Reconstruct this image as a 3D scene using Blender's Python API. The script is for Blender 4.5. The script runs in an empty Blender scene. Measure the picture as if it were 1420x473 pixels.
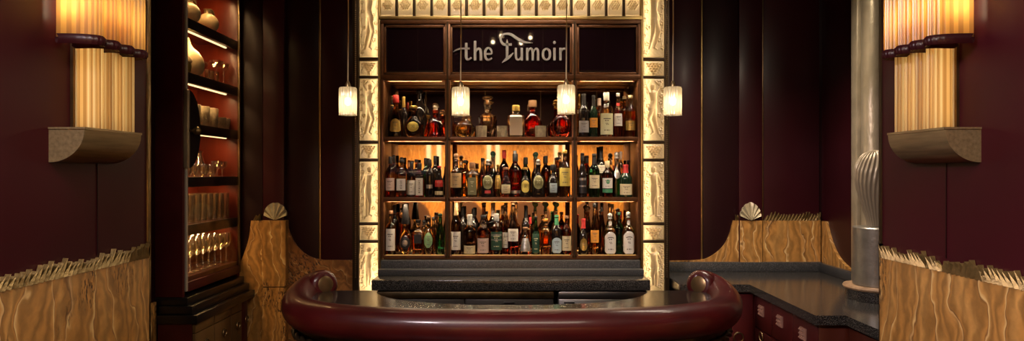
import bpy, bmesh, math, random
from math import sin, cos, pi, radians, sqrt
from mathutils import Vector, Matrix
random.seed(7)
S = bpy.context.scene
C = S.collection
F = 900.0; U0 = 710.0; V0 = 240.0; EYE = 1.67

def PX(u, Y): return (u - U0) / F * Y
def PZ(v, Y): return EYE - (v - V0) / F * Y

# ------------------------------------------------------------------ view
S.view_settings.view_transform = 'Standard'
S.view_settings.look = 'None'
S.view_settings.gamma = 1.0
S.view_settings.exposure = 0.0
S.view_settings.use_curve_mapping = False
cy = S.cycles
cy.max_bounces = 12; cy.diffuse_bounces = 4; cy.glossy_bounces = 5
cy.transmission_bounces = 8; cy.transparent_max_bounces = 12
cy.sample_clamp_indirect = 4.0; cy.sample_clamp_direct = 0.0
cy.caustics_reflective = False; cy.caustics_refractive = False
cy.use_denoising = True

# ------------------------------------------------------------------ materials
MATS = {}
def new_mat(name):
    m = bpy.data.materials.new(name); m.use_nodes = True
    nt = m.node_tree; nt.nodes.clear()
    out = nt.nodes.new('ShaderNodeOutputMaterial')
    MATS[name] = m
    return m, nt, out
def L(nt, a, b): nt.links.new(a, b)
def N(nt, t, **kw):
    n = nt.nodes.new(t)
    for k, v in kw.items():
        if k in n.inputs.keys(): n.inputs[k].default_value = v
        else: setattr(n, k, v)
    return n
def rgb(c): return (c[0], c[1], c[2], 1.0)

def pbr(name, col, rough=.5, metal=0., coat=0., coat_rough=.05, trans=0., ior=1.45, emit=None, es=0., var=0., vscale=8., bump=0., bscale=40., stretch=(1,1,1), spec=.5, sheen=0.):
    m, nt, out = new_mat(name)
    b = N(nt, 'ShaderNodeBsdfPrincipled')
    b.inputs['Base Color'].default_value = rgb(col)
    b.inputs['Roughness'].default_value = rough
    b.inputs['Metallic'].default_value = metal
    b.inputs['Coat Weight'].default_value = coat
    b.inputs['Coat Roughness'].default_value = coat_rough
    b.inputs['Transmission Weight'].default_value = trans
    b.inputs['IOR'].default_value = ior
    b.inputs['Specular IOR Level'].default_value = spec
    if emit:
        b.inputs['Emission Color'].default_value = rgb(emit); b.inputs['Emission Strength'].default_value = es
    if var or bump:
        tc = N(nt, 'ShaderNodeTexCoord'); mp = N(nt, 'ShaderNodeMapping')
        mp.inputs['Scale'].default_value = stretch
        L(nt, tc.outputs['Object'], mp.inputs['Vector'])
    if var:
        nz = N(nt, 'ShaderNodeTexNoise', Scale=vscale, Detail=5.)
        L(nt, mp.outputs[0], nz.inputs['Vector'])
        cr = N(nt, 'ShaderNodeValToRGB')
        cr.color_ramp.elements[0].position = .3; cr.color_ramp.elements[1].position = .7
        cr.color_ramp.elements[0].color = rgb([c * (1 - var) for c in col])
        cr.color_ramp.elements[1].color = rgb([min(1, c * (1 + var)) for c in col])
        L(nt, nz.outputs['Fac'], cr.inputs[0]); L(nt, cr.outputs[0], b.inputs['Base Color'])
    if bump:
        nb = N(nt, 'ShaderNodeTexNoise', Scale=bscale, Detail=4.)
        L(nt, mp.outputs[0], nb.inputs['Vector'])
        bp = N(nt, 'ShaderNodeBump', Strength=bump, Distance=.01)
        L(nt, nb.outputs['Fac'], bp.inputs['Height']); L(nt, bp.outputs[0], b.inputs['Normal'])
    L(nt, b.outputs[0], out.inputs[0])
    return m

def emis(name, col, s):
    m, nt, out = new_mat(name)
    e = N(nt, 'ShaderNodeEmission', Color=rgb(col), Strength=s)
    L(nt, e.outputs[0], out.inputs[0]); return m

def translucent_glass(name, col, mix_gloss=.15, rough=.25, diff=.25, transp=0., glow=None, gs=0.):
    m, nt, out = new_mat(name)
    t = N(nt, 'ShaderNodeBsdfTranslucent', Color=rgb(col))
    d = N(nt, 'ShaderNodeBsdfDiffuse', Color=rgb(col))
    g = N(nt, 'ShaderNodeBsdfGlossy', Color=(1, 1, 1, 1), Roughness=rough)
    m1 = N(nt, 'ShaderNodeMixShader'); m1.inputs[0].default_value = diff
    L(nt, t.outputs[0], m1.inputs[1]); L(nt, d.outputs[0], m1.inputs[2])
    m2 = N(nt, 'ShaderNodeMixShader'); m2.inputs[0].default_value = mix_gloss
    L(nt, m1.outputs[0], m2.inputs[1]); L(nt, g.outputs[0], m2.inputs[2])
    last = m2
    if transp:
        tr = N(nt, 'ShaderNodeBsdfTransparent', Color=rgb(col))
        m3 = N(nt, 'ShaderNodeMixShader'); m3.inputs[0].default_value = transp
        L(nt, last.outputs[0], m3.inputs[1]); L(nt, tr.outputs[0], m3.inputs[2]); last = m3
    if glow:
        e = N(nt, 'ShaderNodeEmission', Color=rgb(glow), Strength=gs)
        a = N(nt, 'ShaderNodeAddShader')
        L(nt, last.outputs[0], a.inputs[0]); L(nt, e.outputs[0], a.inputs[1]); last = a
    L(nt, last.outputs[0], out.inputs[0]); return m

def thin_glass(name, tint=(.93, .9, .85), edge=.35, base=.06, rough=.03):
    m, nt, out = new_mat(name)
    tr = N(nt, 'ShaderNodeBsdfTransparent', Color=rgb(tint))
    g = N(nt, 'ShaderNodeBsdfGlossy', Color=(1, 1, 1, 1), Roughness=rough)
    lw = N(nt, 'ShaderNodeLayerWeight', Blend=.35)
    mr = N(nt, 'ShaderNodeMapRange'); mr.inputs['To Min'].default_value = base; mr.inputs['To Max'].default_value = base + edge
    L(nt, lw.outputs['Facing'], mr.inputs['Value'])
    mx = N(nt, 'ShaderNodeMixShader')
    L(nt, mr.outputs[0], mx.inputs[0]); L(nt, tr.outputs[0], mx.inputs[1]); L(nt, g.outputs[0], mx.inputs[2])
    L(nt, mx.outputs[0], out.inputs[0]); return m

def stone(name, axis='X', scale=3.0, tilt=0., distort=3., cols=None, sat=1.):
    """banded travertine-onyx: vertical wavering veins and clusters of pits"""
    m, nt, out = new_mat(name)
    cols = cols or [(.21, .088, .022), (.37, .180, .045), (.45, .235, .066), (.68, .45, .19), (.39, .190, .048)]
    tc = N(nt, 'ShaderNodeTexCoord'); mp = N(nt, 'ShaderNodeMapping')
    mp.inputs['Rotation'].default_value = (tilt if axis == 'Y' else 0, tilt if axis == 'X' else 0, 0)
    mp.inputs['Scale'].default_value = (1, 1, .6)
    L(nt, tc.outputs['Object'], mp.inputs['Vector'])
    n1 = N(nt, 'ShaderNodeTexNoise', Scale=2.6, Detail=4., Roughness=.6)
    L(nt, mp.outputs[0], n1.inputs['Vector'])
    vm = N(nt, 'ShaderNodeVectorMath', operation='MULTIPLY_ADD')
    vm.inputs[1].default_value = (.34, .34, .2)
    L(nt, n1.outputs['Color'], vm.inputs[0]); L(nt, mp.outputs[0], vm.inputs[2])
    w = N(nt, 'ShaderNodeTexWave', wave_type='BANDS', bands_direction=axis, Scale=scale, Distortion=distort, Detail=3.)
    w.inputs['Detail Scale'].default_value = 1.6
    w.inputs['Detail Roughness'].default_value = .55
    L(nt, vm.outputs[0], w.inputs['Vector'])
    cr = N(nt, 'ShaderNodeValToRGB')
    el = cr.color_ramp.elements
    el[0].position = 0; el[0].color = rgb(cols[1]); el[1].position = 1; el[1].color = rgb(cols[2])
    for p, c in ((.30, cols[4]), (.50, cols[2]), (.60, cols[3]), (.66, cols[0]), (.72, cols[4]), (.86, cols[1])):
        e = el.new(p); e.color = rgb(c)
    L(nt, w.outputs['Fac'], cr.inputs[0])
    # thin fibres inside the bands
    w2 = N(nt, 'ShaderNodeTexWave', wave_type='BANDS', bands_direction=axis, Scale=scale * 4, Distortion=distort * 2.2, Detail=3.)
    L(nt, vm.outputs[0], w2.inputs['Vector'])
    mx = N(nt, 'ShaderNodeMix', data_type='RGBA', blend_type='OVERLAY'); mx.inputs[0].default_value = .24
    L(nt, cr.outputs[0], mx.inputs[6]); L(nt, w2.outputs['Color'], mx.inputs[7])
    mot = N(nt, 'ShaderNodeTexNoise', Scale=26., Detail=5., Roughness=.7); L(nt, vm.outputs[0], mot.inputs['Vector'])
    mm = N(nt, 'ShaderNodeMix', data_type='RGBA', blend_type='OVERLAY'); mm.inputs[0].default_value = .5
    L(nt, mx.outputs[2], mm.inputs[6]); L(nt, mot.outputs['Fac'], mm.inputs[7]); mx = mm
    # pits
    big = N(nt, 'ShaderNodeTexNoise', Scale=3.2, Detail=1.); L(nt, vm.outputs[0], big.inputs['Vector'])
    mp2 = N(nt, 'ShaderNodeMapping'); mp2.inputs['Scale'].default_value = (1, 1, .55)
    L(nt, mp.outputs[0], mp2.inputs['Vector'])
    fine = N(nt, 'ShaderNodeTexNoise', Scale=95., Detail=3.); L(nt, mp2.outputs[0], fine.inputs['Vector'])
    r1 = N(nt, 'ShaderNodeMapRange'); r1.inputs['From Min'].default_value = .54; r1.inputs['From Max'].default_value = .60
    L(nt, big.outputs['Fac'], r1.inputs['Value'])
    r2 = N(nt, 'ShaderNodeMapRange'); r2.inputs['From Min'].default_value = .52; r2.inputs['From Max'].default_value = .6
    L(nt, fine.outputs['Fac'], r2.inputs['Value'])
    mu = N(nt, 'ShaderNodeMath', operation='MULTIPLY')
    L(nt, r1.outputs[0], mu.inputs[0]); L(nt, r2.outputs[0], mu.inputs[1])
    mx2 = N(nt, 'ShaderNodeMix', data_type='RGBA'); mx2.inputs[7].default_value = (.07, .03, .012, 1)
    L(nt, mu.outputs[0], mx2.inputs[0]); L(nt, mx.outputs[2], mx2.inputs[6])
    b = N(nt, 'ShaderNodeBsdfPrincipled', Roughness=.38)
    L(nt, mx2.outputs[2], b.inputs['Base Color'])
    bp = N(nt, 'ShaderNodeBump', Strength=.5, Distance=.004, invert=True)
    L(nt, mu.outputs[0], bp.inputs['Height']); L(nt, bp.outputs[0], b.inputs['Normal'])
    L(nt, b.outputs[0], out.inputs[0]); return m

def granite(name, base=(.012, .012, .013), fleck=(.12, .12, .12), rough=.3):
    m, nt, out = new_mat(name)
    tc = N(nt, 'ShaderNodeTexCoord')
    v = N(nt, 'ShaderNodeTexNoise', Scale=260., Detail=2.)
    L(nt, tc.outputs['Object'], v.inputs['Vector'])
    cr = N(nt, 'ShaderNodeValToRGB'); cr.color_ramp.elements[0].position = .5; cr.color_ramp.elements[1].position = .72
    cr.color_ramp.elements[0].color = rgb(base); cr.color_ramp.elements[1].color = rgb(fleck)
    L(nt, v.outputs['Fac'], cr.inputs[0])
    b = N(nt, 'ShaderNodeBsdfPrincipled', Roughness=rough)
    L(nt, cr.outputs[0], b.inputs['Base Color']); L(nt, b.outputs[0], out.inputs[0]); return m

M = MATS
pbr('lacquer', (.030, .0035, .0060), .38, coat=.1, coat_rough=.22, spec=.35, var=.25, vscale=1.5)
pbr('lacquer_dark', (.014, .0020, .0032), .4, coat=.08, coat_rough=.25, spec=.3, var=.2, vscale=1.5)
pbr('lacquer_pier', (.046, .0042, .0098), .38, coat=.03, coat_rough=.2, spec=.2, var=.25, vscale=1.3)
pbr('maroon_paint', (.060, .006, .007), .4, var=.2)
pbr('mahogany', (.125, .015, .005), .35, var=.35, vscale=6., stretch=(1, 1, .15))
pbr('redwood', (.07, .014, .007), .35, var=.3, vscale=6., stretch=(1, 1, .15))
pbr('bright_steel', (.62, .60, .54), .3, metal=.45)
pbr('ebony', (.008, .006, .006), .35, coat=.3)
pbr('leather', (.050, .0034, .0042), .40, coat=.42, coat_rough=.13, spec=.3, bump=.12, bscale=220., var=.3, vscale=5.)
pbr('bar_top', (.014, .011, .009), .2, coat=.4, coat_rough=.08)
pbr('brass', (.52, .36, .14), .35, metal=1., var=.2)
pbr('bronze', (.26, .19, .10), .33, metal=1., var=.3, vscale=12.)
pbr('bronze_wood', (.13, .055, .022), .35, metal=.55, var=.25, vscale=20.)
pbr('dark_bronze', (.045, .028, .014), .4, metal=.6)
pbr('bracket_metal', (.34, .26, .14), .32, metal=.6, var=.25, vscale=10., stretch=(8, .6, 8))
pbr('gold_leaf', (.25, .17, .065), .42, metal=.6, var=.25, vscale=30., bump=.3, bscale=60.)
pbr('fan_glass', (.50, .43, .27), .25, metal=.3, var=.2, vscale=30.)
pbr('silver_leaf', (.46, .39, .27), .36, metal=.55, var=.22, vscale=9., bump=.35, bscale=30., stretch=(1, 1, .6))
pbr('silver_drum', (.30, .28, .24), .34, metal=.75, var=.18, vscale=14., bump=.15, bscale=50.)
pbr('shell_glass', (.34, .28, .19), .3, metal=.2)
pbr('steel', (.30, .29, .27), .3, metal=1., var=.1, vscale=20., stretch=(1, 20, 20))
pbr('fridge_dark', (.05, .045, .04), .35, metal=.5)
pbr('mirror', (.62, .46, .32), .03, metal=1.)
pbr('header_glass', (.010, .004, .006), .04, coat=.0, spec=.6)
pbr('sign_silver', (.36, .345, .32), .55, emit=None)
pbr('box_white', (.8, .74, .62), .6)
pbr('disc_stone', (.30, .19, .11), .4, var=.4, vscale=30.)
pbr('ceiling_paint', (.035, .010, .010), .6)
pbr('floor_wood', (.035, .014, .008), .4, var=.3, stretch=(1, .1, 1))
pbr('cord', (.48, .38, .22), .5)
pbr('frost', (.62, .52, .34), .45, trans=.25, var=.25, vscale=40., bump=.6, bscale=120.)
pbr('vase_glass', (.70, .55, .30), .3, trans=.05, var=.2, vscale=14.)
pbr('green_gold', (.30, .24, .05), .28, metal=.4)
pbr('red_glass', (.35, .05, .04), .2)
pbr('velvet', (.06, .028, .018), .7)
granite('granite', (.014, .013, .012), (.15, .14, .13), rough=.16); granite('granite_grey', (.03, .031, .032), (.15, .15, .15), .35)
stone('stone_pier', 'Y', 1.5, distort=4.5); stone('stone_back', 'X', 1.5, distort=4.5)
stone('stone_swirl', 'X', 1.6, tilt=.95, distort=8., cols=[(.13, .045, .012), (.25, .10, .028), (.32, .14, .04), (.48, .28, .11), (.28, .115, .03)])
stone('stone_side', 'Y', 1.5, distort=4.5)
translucent_glass('panel_glass', (.96, .81, .54), .08, .25, .14, glow=(1., .62, .26), gs=.04)
translucent_glass('shade_glass', (.92, .56, .14), .07, .25, .18, glow=(1., .5, .12), gs=.03)
translucent_glass('shade_glass_shaded', (.66, .35, .10), .07, .25, .18)  # darker glass at the rib cusps: rib shading put into the colour
translucent_glass('tube_glass', (.99, .86, .52), .10, .2, .2, glow=(1., .66, .26), gs=.05)
translucent_glass('tube_amber_shaded', (.84, .58, .25), .10, .2, .2)  # amber rod tone that also paints in rib shading
translucent_glass('tube_deep_shaded', (.56, .33, .12), .10, .2, .2)  # darkest rod tone, rib contrast painted into the glass
translucent_glass('pendant_glass', (.95, .86, .66), .14, .12, .25, transp=.30, glow=(1., .74, .4), gs=.02)
emis('bulb', (1., .80, .50), 14.)
emis('bulb_dim', (1., .62, .28), 3.)
emis('led', (1., .66, .30), 2.6)
pbr('end_cap', (.20, .13, .06), .30, metal=.8)
pbr('knob_glass', (.34, .19, .15), .25, metal=.2)
emis('led_shelf', (1., .62, .28), 1.3)
emis('led_base', (1., .52, .14), 2.2)
pbr('box_gold', (.09, .06, .03), .6)
pbr('drawer_wood', (.105, .058, .022), .33, var=.3, vscale=5., stretch=(1, 1, .2))
emis('led_front', (1., .80, .5), 2.6)
thin_glass('glassware', (.96, .91, .80), .70, .17, .11)
thin_glass('pane', (.96, .95, .93), .10, .015)
# bottles
def glassmat(n, c, r=.03): pbr('g_' + n, c, r, trans=1., ior=1.47)
glassmat('clear', (.96, .93, .86)); glassmat('amber', (.80, .32, .05)); glassmat('red', (.60, .06, .02))
glassmat('gold', (.93, .66, .22)); glassmat('green', (.05, .34, .12)); glassmat('brown', (.30, .10, .03))
glassmat('pale', (.95, .85, .55)); glassmat('pink', (.90, .55, .42)); glassmat('orange', (.92, .34, .06))
pbr('g_dark', (.010, .007, .006), .07, coat=.3); pbr('g_dkgreen', (.008, .02, .010), .08, coat=.3)
glassmat('crystal', (.95, .90, .80), .12)
for n, c in dict(white=(.62, .58, .50), cream=(.62, .52, .30), pale=(.58, .56, .32), tan=(.45, .30, .14), pink=(.56, .40, .32), gold=(.55, .36, .09),
                 yellow=(.62, .48, .10), olive=(.20, .19, .08), black=(.012, .010, .010), orange=(.66, .28, .04), red=(.45, .03, .025), blue=(.40, .50, .50),
                 green=(.05, .22, .10), grey=(.30, .29, .27), dgreen=(.02, .06, .035), silver=(.45, .43, .40), wood=(.22, .11, .05), ltgreen=(.22, .36, .16)).items():
    pbr('c_' + n, c, .5 if n not in ('gold', 'silver') else .3, metal=.0 if n not in ('gold', 'silver') else .7)
pbr('print', (.13, .10, .07), .6)

# ------------------------------------------------------------------ mesh builder
class MB:
    def __init__(s): s.v = []; s.f = []; s.m = []; s.cur = 0
    def add(s, vs, fs, mi=None):
        o = len(s.v); s.v += [tuple(p) for p in vs]
        for f in fs: s.f.append(tuple(i + o for i in f)); s.m.append(s.cur if mi is None else mi)
        return s
    def box(s, x0, x1, y0, y1, z0, z1, bev=0.):
        if x0 > x1: x0, x1 = x1, x0
        if y0 > y1: y0, y1 = y1, y0
        if not bev:
            vs = [(x, y, z) for x in (x0, x1) for y in (y0, y1) for z in (z0, z1)]
            return s.add(vs, [(0, 1, 3, 2), (4, 6, 7, 5), (0, 4, 5, 1), (2, 3, 7, 6), (0, 2, 6, 4), (1, 5, 7, 3)])
        bm = bmesh.new(); bmesh.ops.create_cube(bm, size=1)
        for v in bm.verts: v.co = Vector(((x0 + x1) / 2 + v.co.x * (x1 - x0), (y0 + y1) / 2 + v.co.y * (y1 - y0), (z0 + z1) / 2 + v.co.z * (z1 - z0)))
        bmesh.ops.bevel(bm, geom=bm.edges[:], offset=bev, segments=2, affect='EDGES', profile=.5)
        bm.verts.index_update()
        s.add([v.co[:] for v in bm.verts], [[v.index for v in f.verts] for f in bm.faces]); bm.free(); return s
    def prism(s, poly, a, b, axis='Y'):
        """poly: 2D points; extruded from a to b along axis. Y: (x,z); X: (y,z); Z: (x,y)"""
        mk = {'Y': lambda p, t: (p[0], t, p[1]), 'X': lambda p, t: (t, p[0], p[1]), 'Z': lambda p, t: (p[0], p[1], t)}[axis]
        n = len(poly)
        vs = [mk(p, a) for p in poly] + [mk(p, b) for p in poly]
        fs = [tuple(range(n)), tuple(range(2 * n - 1, n - 1, -1))] + [(i, i + n, (i + 1) % n + n, (i + 1) % n) for i in range(n)]
        return s.add(vs, fs)
    def lathe(s, prof, c=(0, 0, 0), seg=24, ex=2., sy=1., split=None, rib=0, ribamp=0.):
        """profile (r,z) turned about Z at c; ex: superellipse exponent; sy: flattening in y; split: z below which faces take slot 1"""
        vs = []; fs = []; ms = []
        n = len(prof)
        for r, z in prof:
            for k in range(seg):
                a = 2 * pi * (k + .5) / seg; ca, sa = cos(a), sin(a)
                q = 1. if ex == 2 else (abs(ca) ** ex + abs(sa) ** ex) ** (-1 / ex)
                rr = r * q * (1 + (ribamp * cos(rib * a) if rib else 0))
                vs.append((c[0] + rr * ca, c[1] + rr * sa * sy, c[2] + z))
        for i in range(n - 1):
            for k in range(seg):
                k2 = (k + 1) % seg
                fs.append((i * seg + k, i * seg + k2, (i + 1) * seg + k2, (i + 1) * seg + k))
                ms.append(1 if split is not None and (prof[i][1] + prof[i + 1][1]) / 2 < split else s.cur)
        o = len(s.v); s.v += vs
        for f, mi in zip(fs, ms): s.f.append(tuple(i + o for i in f)); s.m.append(mi)
        if prof[0][0] > 1e-6: s.f.append(tuple(o + k for k in range(seg))[::-1]); s.m.append(1 if split is not None else s.cur)
        if prof[-1][0] > 1e-6: s.f.append(tuple(o + (n - 1) * seg + k for k in range(seg))); s.m.append(s.cur)
        return s
    def tube(s, pts, r, seg=12, cap=True, ry=None):
        pts = [Vector(p) for p in pts]; n = len(pts)
        rr = r if isinstance(r, (list, tuple)) else [r] * n
        vs = []; fs = []
        up0 = Vector((0, 0, 1))
        for i, p in enumerate(pts):
            t = (pts[min(i + 1, n - 1)] - pts[max(i - 1, 0)]).normalized()
            if abs(t.z) > .95: up0 = Vector((0, 1, 0))
            a = t.cross(up0).normalized(); b = a.cross(t).normalized()
            for k in range(seg):
                th = 2 * pi * k / seg
                vs.append(p + a * cos(th) * rr[i] + b * sin(th) * rr[i])
        for i in range(n - 1):
            for k in range(seg):
                k2 = (k + 1) % seg
                fs.append((i * seg + k, (i + 1) * seg + k, (i + 1) * seg + k2, i * seg + k2))
        if cap: fs += [tuple(range(seg)), tuple(range(n * seg - 1, (n - 1) * seg - 1, -1))]
        return s.add(vs, fs)
    def grid(s, nu, nv, fn, mfn=None):
        vs = [fn(i / nu, j / nv) for j in range(nv + 1) for i in range(nu + 1)]
        w = nu + 1; o = len(s.v); s.v += vs
        for j in range(nv):
            for i in range(nu):
                s.f.append((o + j * w + i, o + j * w + i + 1, o + (j + 1) * w + i + 1, o + (j + 1) * w + i)); s.m.append(mfn(i, j) if mfn else s.cur)
        return s
    def ball(s, c, r, seg=14, rings=8, sz=1.):
        prof = [(r * sin(pi * i / rings), -r * sz * cos(pi * i / rings)) for i in range(rings + 1)]
        prof[0] = (1e-7, prof[0][1]); prof[-1] = (1e-7, prof[-1][1])
        return s.lathe(prof, c, seg)
    def build(s, name, mats, parent=None, smooth=40):
        me = bpy.data.meshes.new(name)
        off = parent['_loc'] if parent is not None and '_loc' in parent else (0, 0, 0)
        off = LOC.get(parent.name, (0, 0, 0)) if parent is not None else (0, 0, 0)
        me.from_pydata([(p[0] - off[0], p[1] - off[1], p[2] - off[2]) for p in s.v], [], s.f)
        if isinstance(mats, str): mats = [mats]
        for m in mats: me.materials.append(M[m])
        me.polygons.foreach_set('material_index', [min(i, len(mats) - 1) for i in s.m])
        bm = bmesh.new(); bm.from_mesh(me); bmesh.ops.remove_doubles(bm, verts=bm.verts, dist=1e-6)
        bmesh.ops.recalc_face_normals(bm, faces=bm.faces); bm.to_mesh(me); bm.free()
        if smooth:
            me.shade_smooth()
            if smooth < 180: me.set_sharp_from_angle(angle=radians(smooth))
        me.update()
        o = bpy.data.objects.new(name, me); C.objects.link(o)
        if parent is not None:
            o.parent = parent
            LOC[o.name] = off
        return o
LOC = {}
def thing(name, label, cat, loc=(0, 0, 0), group=None):
    o = bpy.data.objects.new(name, None); C.objects.link(o)
    o.empty_display_size = .05
    o.location = loc; LOC[o.name] = tuple(loc)
    o['label'] = label; o['category'] = cat
    if group: o['group'] = group
    return o
def tag(o, label, cat, group=None):
    o['label'] = label; o['category'] = cat
    if group: o['group'] = group
    return o
def struct(name, mb, mat, smooth=40):
    o = mb.build(name, mat, None, smooth); o['kind'] = 'structure'; return o
def copy_tree(o, loc, label, group=None):
    c = o.copy(); C.objects.link(c); c.location = loc; c['label'] = label
    if group: c['group'] = group
    for ch in o.children:
        d = ch.copy(); C.objects.link(d); d.parent = c
        for g in ch.children:
            e = g.copy(); C.objects.link(e); e.parent = d
    return c
def light(kind, name, loc, power, col, size=.1, size_y=None, target=None, spread=None):
    d = bpy.data.lights.new(name, kind); d.energy = power; d.color = col
    if kind == 'AREA':
        d.shape = 'RECTANGLE'; d.size = size; d.size_y = size_y or size
        if spread: d.spread = spread
    else: d.shadow_soft_size = size
    o = bpy.data.objects.new(name, d); C.objects.link(o); o.location = loc
    if target is not None:
        o.rotation_euler = (Vector(target) - Vector(loc)).to_track_quat('-Z', 'Y').to_euler()
    return o
def strip_light(name, loc, power, col, w, length, d, along=(0, 1, 0)):
    o = light('AREA', name, loc, power, col, w, length)
    z = -Vector(d).normalized(); y = Vector(along); x = y.cross(z)
    o.rotation_euler = Matrix((x, y, z)).transposed().to_euler()
    return o
WARM = (1., .72, .42); AMB = (1., .60, .22); SOFT = (1., .86, .70)

# ------------------------------------------------------------------ room shell
LX = -1.56; RX = 1.58; PY = 2.77          # pier faces and their far ends
struct('floor', MB().box(-3.6, 3.6, -3.2, 5.1, -.1, 0), 'floor_wood')
struct('ceiling', MB().box(-3.6, 3.6, -3.2, 5.1, 3.2, 3.3), 'ceiling_paint')
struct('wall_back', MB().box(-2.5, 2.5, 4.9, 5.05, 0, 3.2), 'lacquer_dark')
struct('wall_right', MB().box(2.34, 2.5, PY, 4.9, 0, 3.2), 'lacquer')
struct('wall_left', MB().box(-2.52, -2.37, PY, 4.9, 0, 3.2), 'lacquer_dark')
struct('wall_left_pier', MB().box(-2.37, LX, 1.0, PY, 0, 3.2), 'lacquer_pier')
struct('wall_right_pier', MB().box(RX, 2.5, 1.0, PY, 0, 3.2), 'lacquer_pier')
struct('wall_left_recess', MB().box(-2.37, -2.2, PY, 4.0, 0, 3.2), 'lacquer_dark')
struct('wall_added_lintel', MB().box(LX, RX, 2.1, PY, 2.66, 3.2), 'lacquer_dark')  # unseen beam, added to keep ceiling fill lights out of the reflections
struct('wall_left_room', MB().box(-3.6, -3.5, -3.1, 1.0, 0, 3.2), 'lacquer')
struct('wall_right_room', MB().box(3.5, 3.6, -3.1, 1.0, 0, 3.2), 'lacquer')
struct('wall_left_room_return', MB().box(-3.6, -2.37, 1.0, 1.1, 0, 3.2), 'lacquer')
struct('wall_right_room_return', MB().box(2.5, 3.6, 1.0, 1.1, 0, 3.2), 'lacquer')
# rear of the room, seen only in the back bar's mirrors
struct('wall_rear', MB().box(-3.6, 3.6, -3.2, -3.1, 0, 3.2), 'maroon_paint')
struct('trim_rear_stone', MB().box(-3.5, 3.5, -3.1, -3.06, 0, 2.3), 'stone_back')
for k, x in enumerate((-2.0, -.95, .35, 1.6)):
    arch = [(x - .42, 0), (x + .42, 0)] + [(x + .42 * cos(a), .75 + .42 * sin(a)) for a in [pi * i / 16 for i in range(17)]]
    struct('trim_rear_arch_%d' % (k + 1), MB().prism(arch, -3.06, -2.96), 'velvet')
for k, x in enumerate((-1.62, -1.42, -.45, -.28, .86, 1.02)):
    struct('trim_rear_lamp_%d' % (k + 1), MB().box(x - .04, x + .04, -3.06, -3.0, 1.3, 2.3, .01), 'led_front')

# lacquer boards and pilasters on the back wall, with brass strips
def board(name, u0, u1, Y0, mat, v_split=None):
    struct(name, MB().box(PX(u0, Y0), PX(u1, Y0), Y0, 4.91, 0.0, 3.15, .002), mat)
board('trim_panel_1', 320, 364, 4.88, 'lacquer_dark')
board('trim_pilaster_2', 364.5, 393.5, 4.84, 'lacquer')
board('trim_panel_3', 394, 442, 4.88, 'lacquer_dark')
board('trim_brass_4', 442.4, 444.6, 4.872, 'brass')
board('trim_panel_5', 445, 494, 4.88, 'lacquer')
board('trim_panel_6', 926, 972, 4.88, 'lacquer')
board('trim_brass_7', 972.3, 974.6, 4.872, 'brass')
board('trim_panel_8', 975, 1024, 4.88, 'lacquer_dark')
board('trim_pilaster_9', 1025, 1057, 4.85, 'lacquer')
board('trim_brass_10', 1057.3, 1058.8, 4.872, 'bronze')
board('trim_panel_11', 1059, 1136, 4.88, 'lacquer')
# seams on the pier faces
for k, (x, ys) in enumerate(((LX, (2.44,)), (RX, (2.36,)))):
    for y in ys:
        sgn = 1 if x < 0 else -1
        struct('trim_pier_seam_%d' % (k + 1), MB().box(x, x + sgn * .0035, y - .002, y + .002, 1.36, 3.19), 'lacquer_dark')
struct('trim_pier_edge_1', MB().box(LX - .02, LX + .008, PY - .002, PY + .022, 0, 3.19, .003), 'bronze')
struct('trim_pier_edge_2', MB().box(RX - .006, RX + .02, PY - .002, PY + .018, 0, 3.19, .003), 'dark_bronze')

# pier stone dado
struct('trim_stone_1', MB().box(LX, LX + .012, 1.02, PY, 0, 1.31, .002), 'stone_pier')
struct('trim_stone_2', MB().box(RX - .012, RX, 1.02, PY, 0, 1.31, .002), 'stone_pier')
struct('trim_stone_3', MB().box(-2.2, -2.18, PY + .03, 3.98, 0, .88, .002), 'stone_side')

def crystal(length, h=.055, seed=1, cl=.26):
    """a run of leaning pleated gilt blades: returns list of (s, depth, z) triples for bottom and top lines"""
    rnd = random.Random(seed); bot = []; top = []
    s = 0.
    while s < length:
        w = cl * rnd.uniform(.75, 1.25); n = max(8, int(w / .0108)); lean = rnd.choice((-1, 1, 1))
        for k in range(n):
            f = k / (n - 1)
            b = s + w * f
            t = s + w * f + lean * (.012 + .014 * sin(pi * f))
            out = k % 2
            hh = h * (.62 + .38 * sin(pi * f * .9 + .2)) * rnd.uniform(.8, 1.15) * (1. if out else .50)
            bot.append((min(max(b, 0), length), .005 + .012 * out, 0)); top.append((min(max(t, 0), length), .004 + .016 * out, hh))
        s += w
    return bot, top
def crystal_mesh(mk, length, h, seed, cl=.26):
    bot, top = crystal(length, h, seed, cl); mb = MB(); n = len(bot)
    vs = [mk(*p) for p in bot] + [mk(*p) for p in top] + [mk(p[0], 0, 0) for p in bot] + [mk(p[0], 0, p[2]) for p in top]
    fs = []
    for i in range(n - 1):
        fs += [(i, i + 1, n + i + 1, n + i), (2 * n + i, 3 * n + i, 3 * n + i + 1, 2 * n + i + 1), (n + i, n + i + 1, 3 * n + i + 1, 3 * n + i), (i, 2 * n + i, 2 * n + i + 1, i + 1)]
    mb.add(vs, fs); return mb
struct('trim_gilt_1', crystal_mesh(lambda s, d, z: (LX + .002 + d, 1.05 + s, 1.31 + z), PY - 1.06, .058, 3), 'gold_leaf', 0)
struct('trim_gilt_2', crystal_mesh(lambda s, d, z: (RX - .002 - d, 1.05 + s, 1.31 + z), PY - 1.06, .058, 11), 'gold_leaf', 0)

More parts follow.
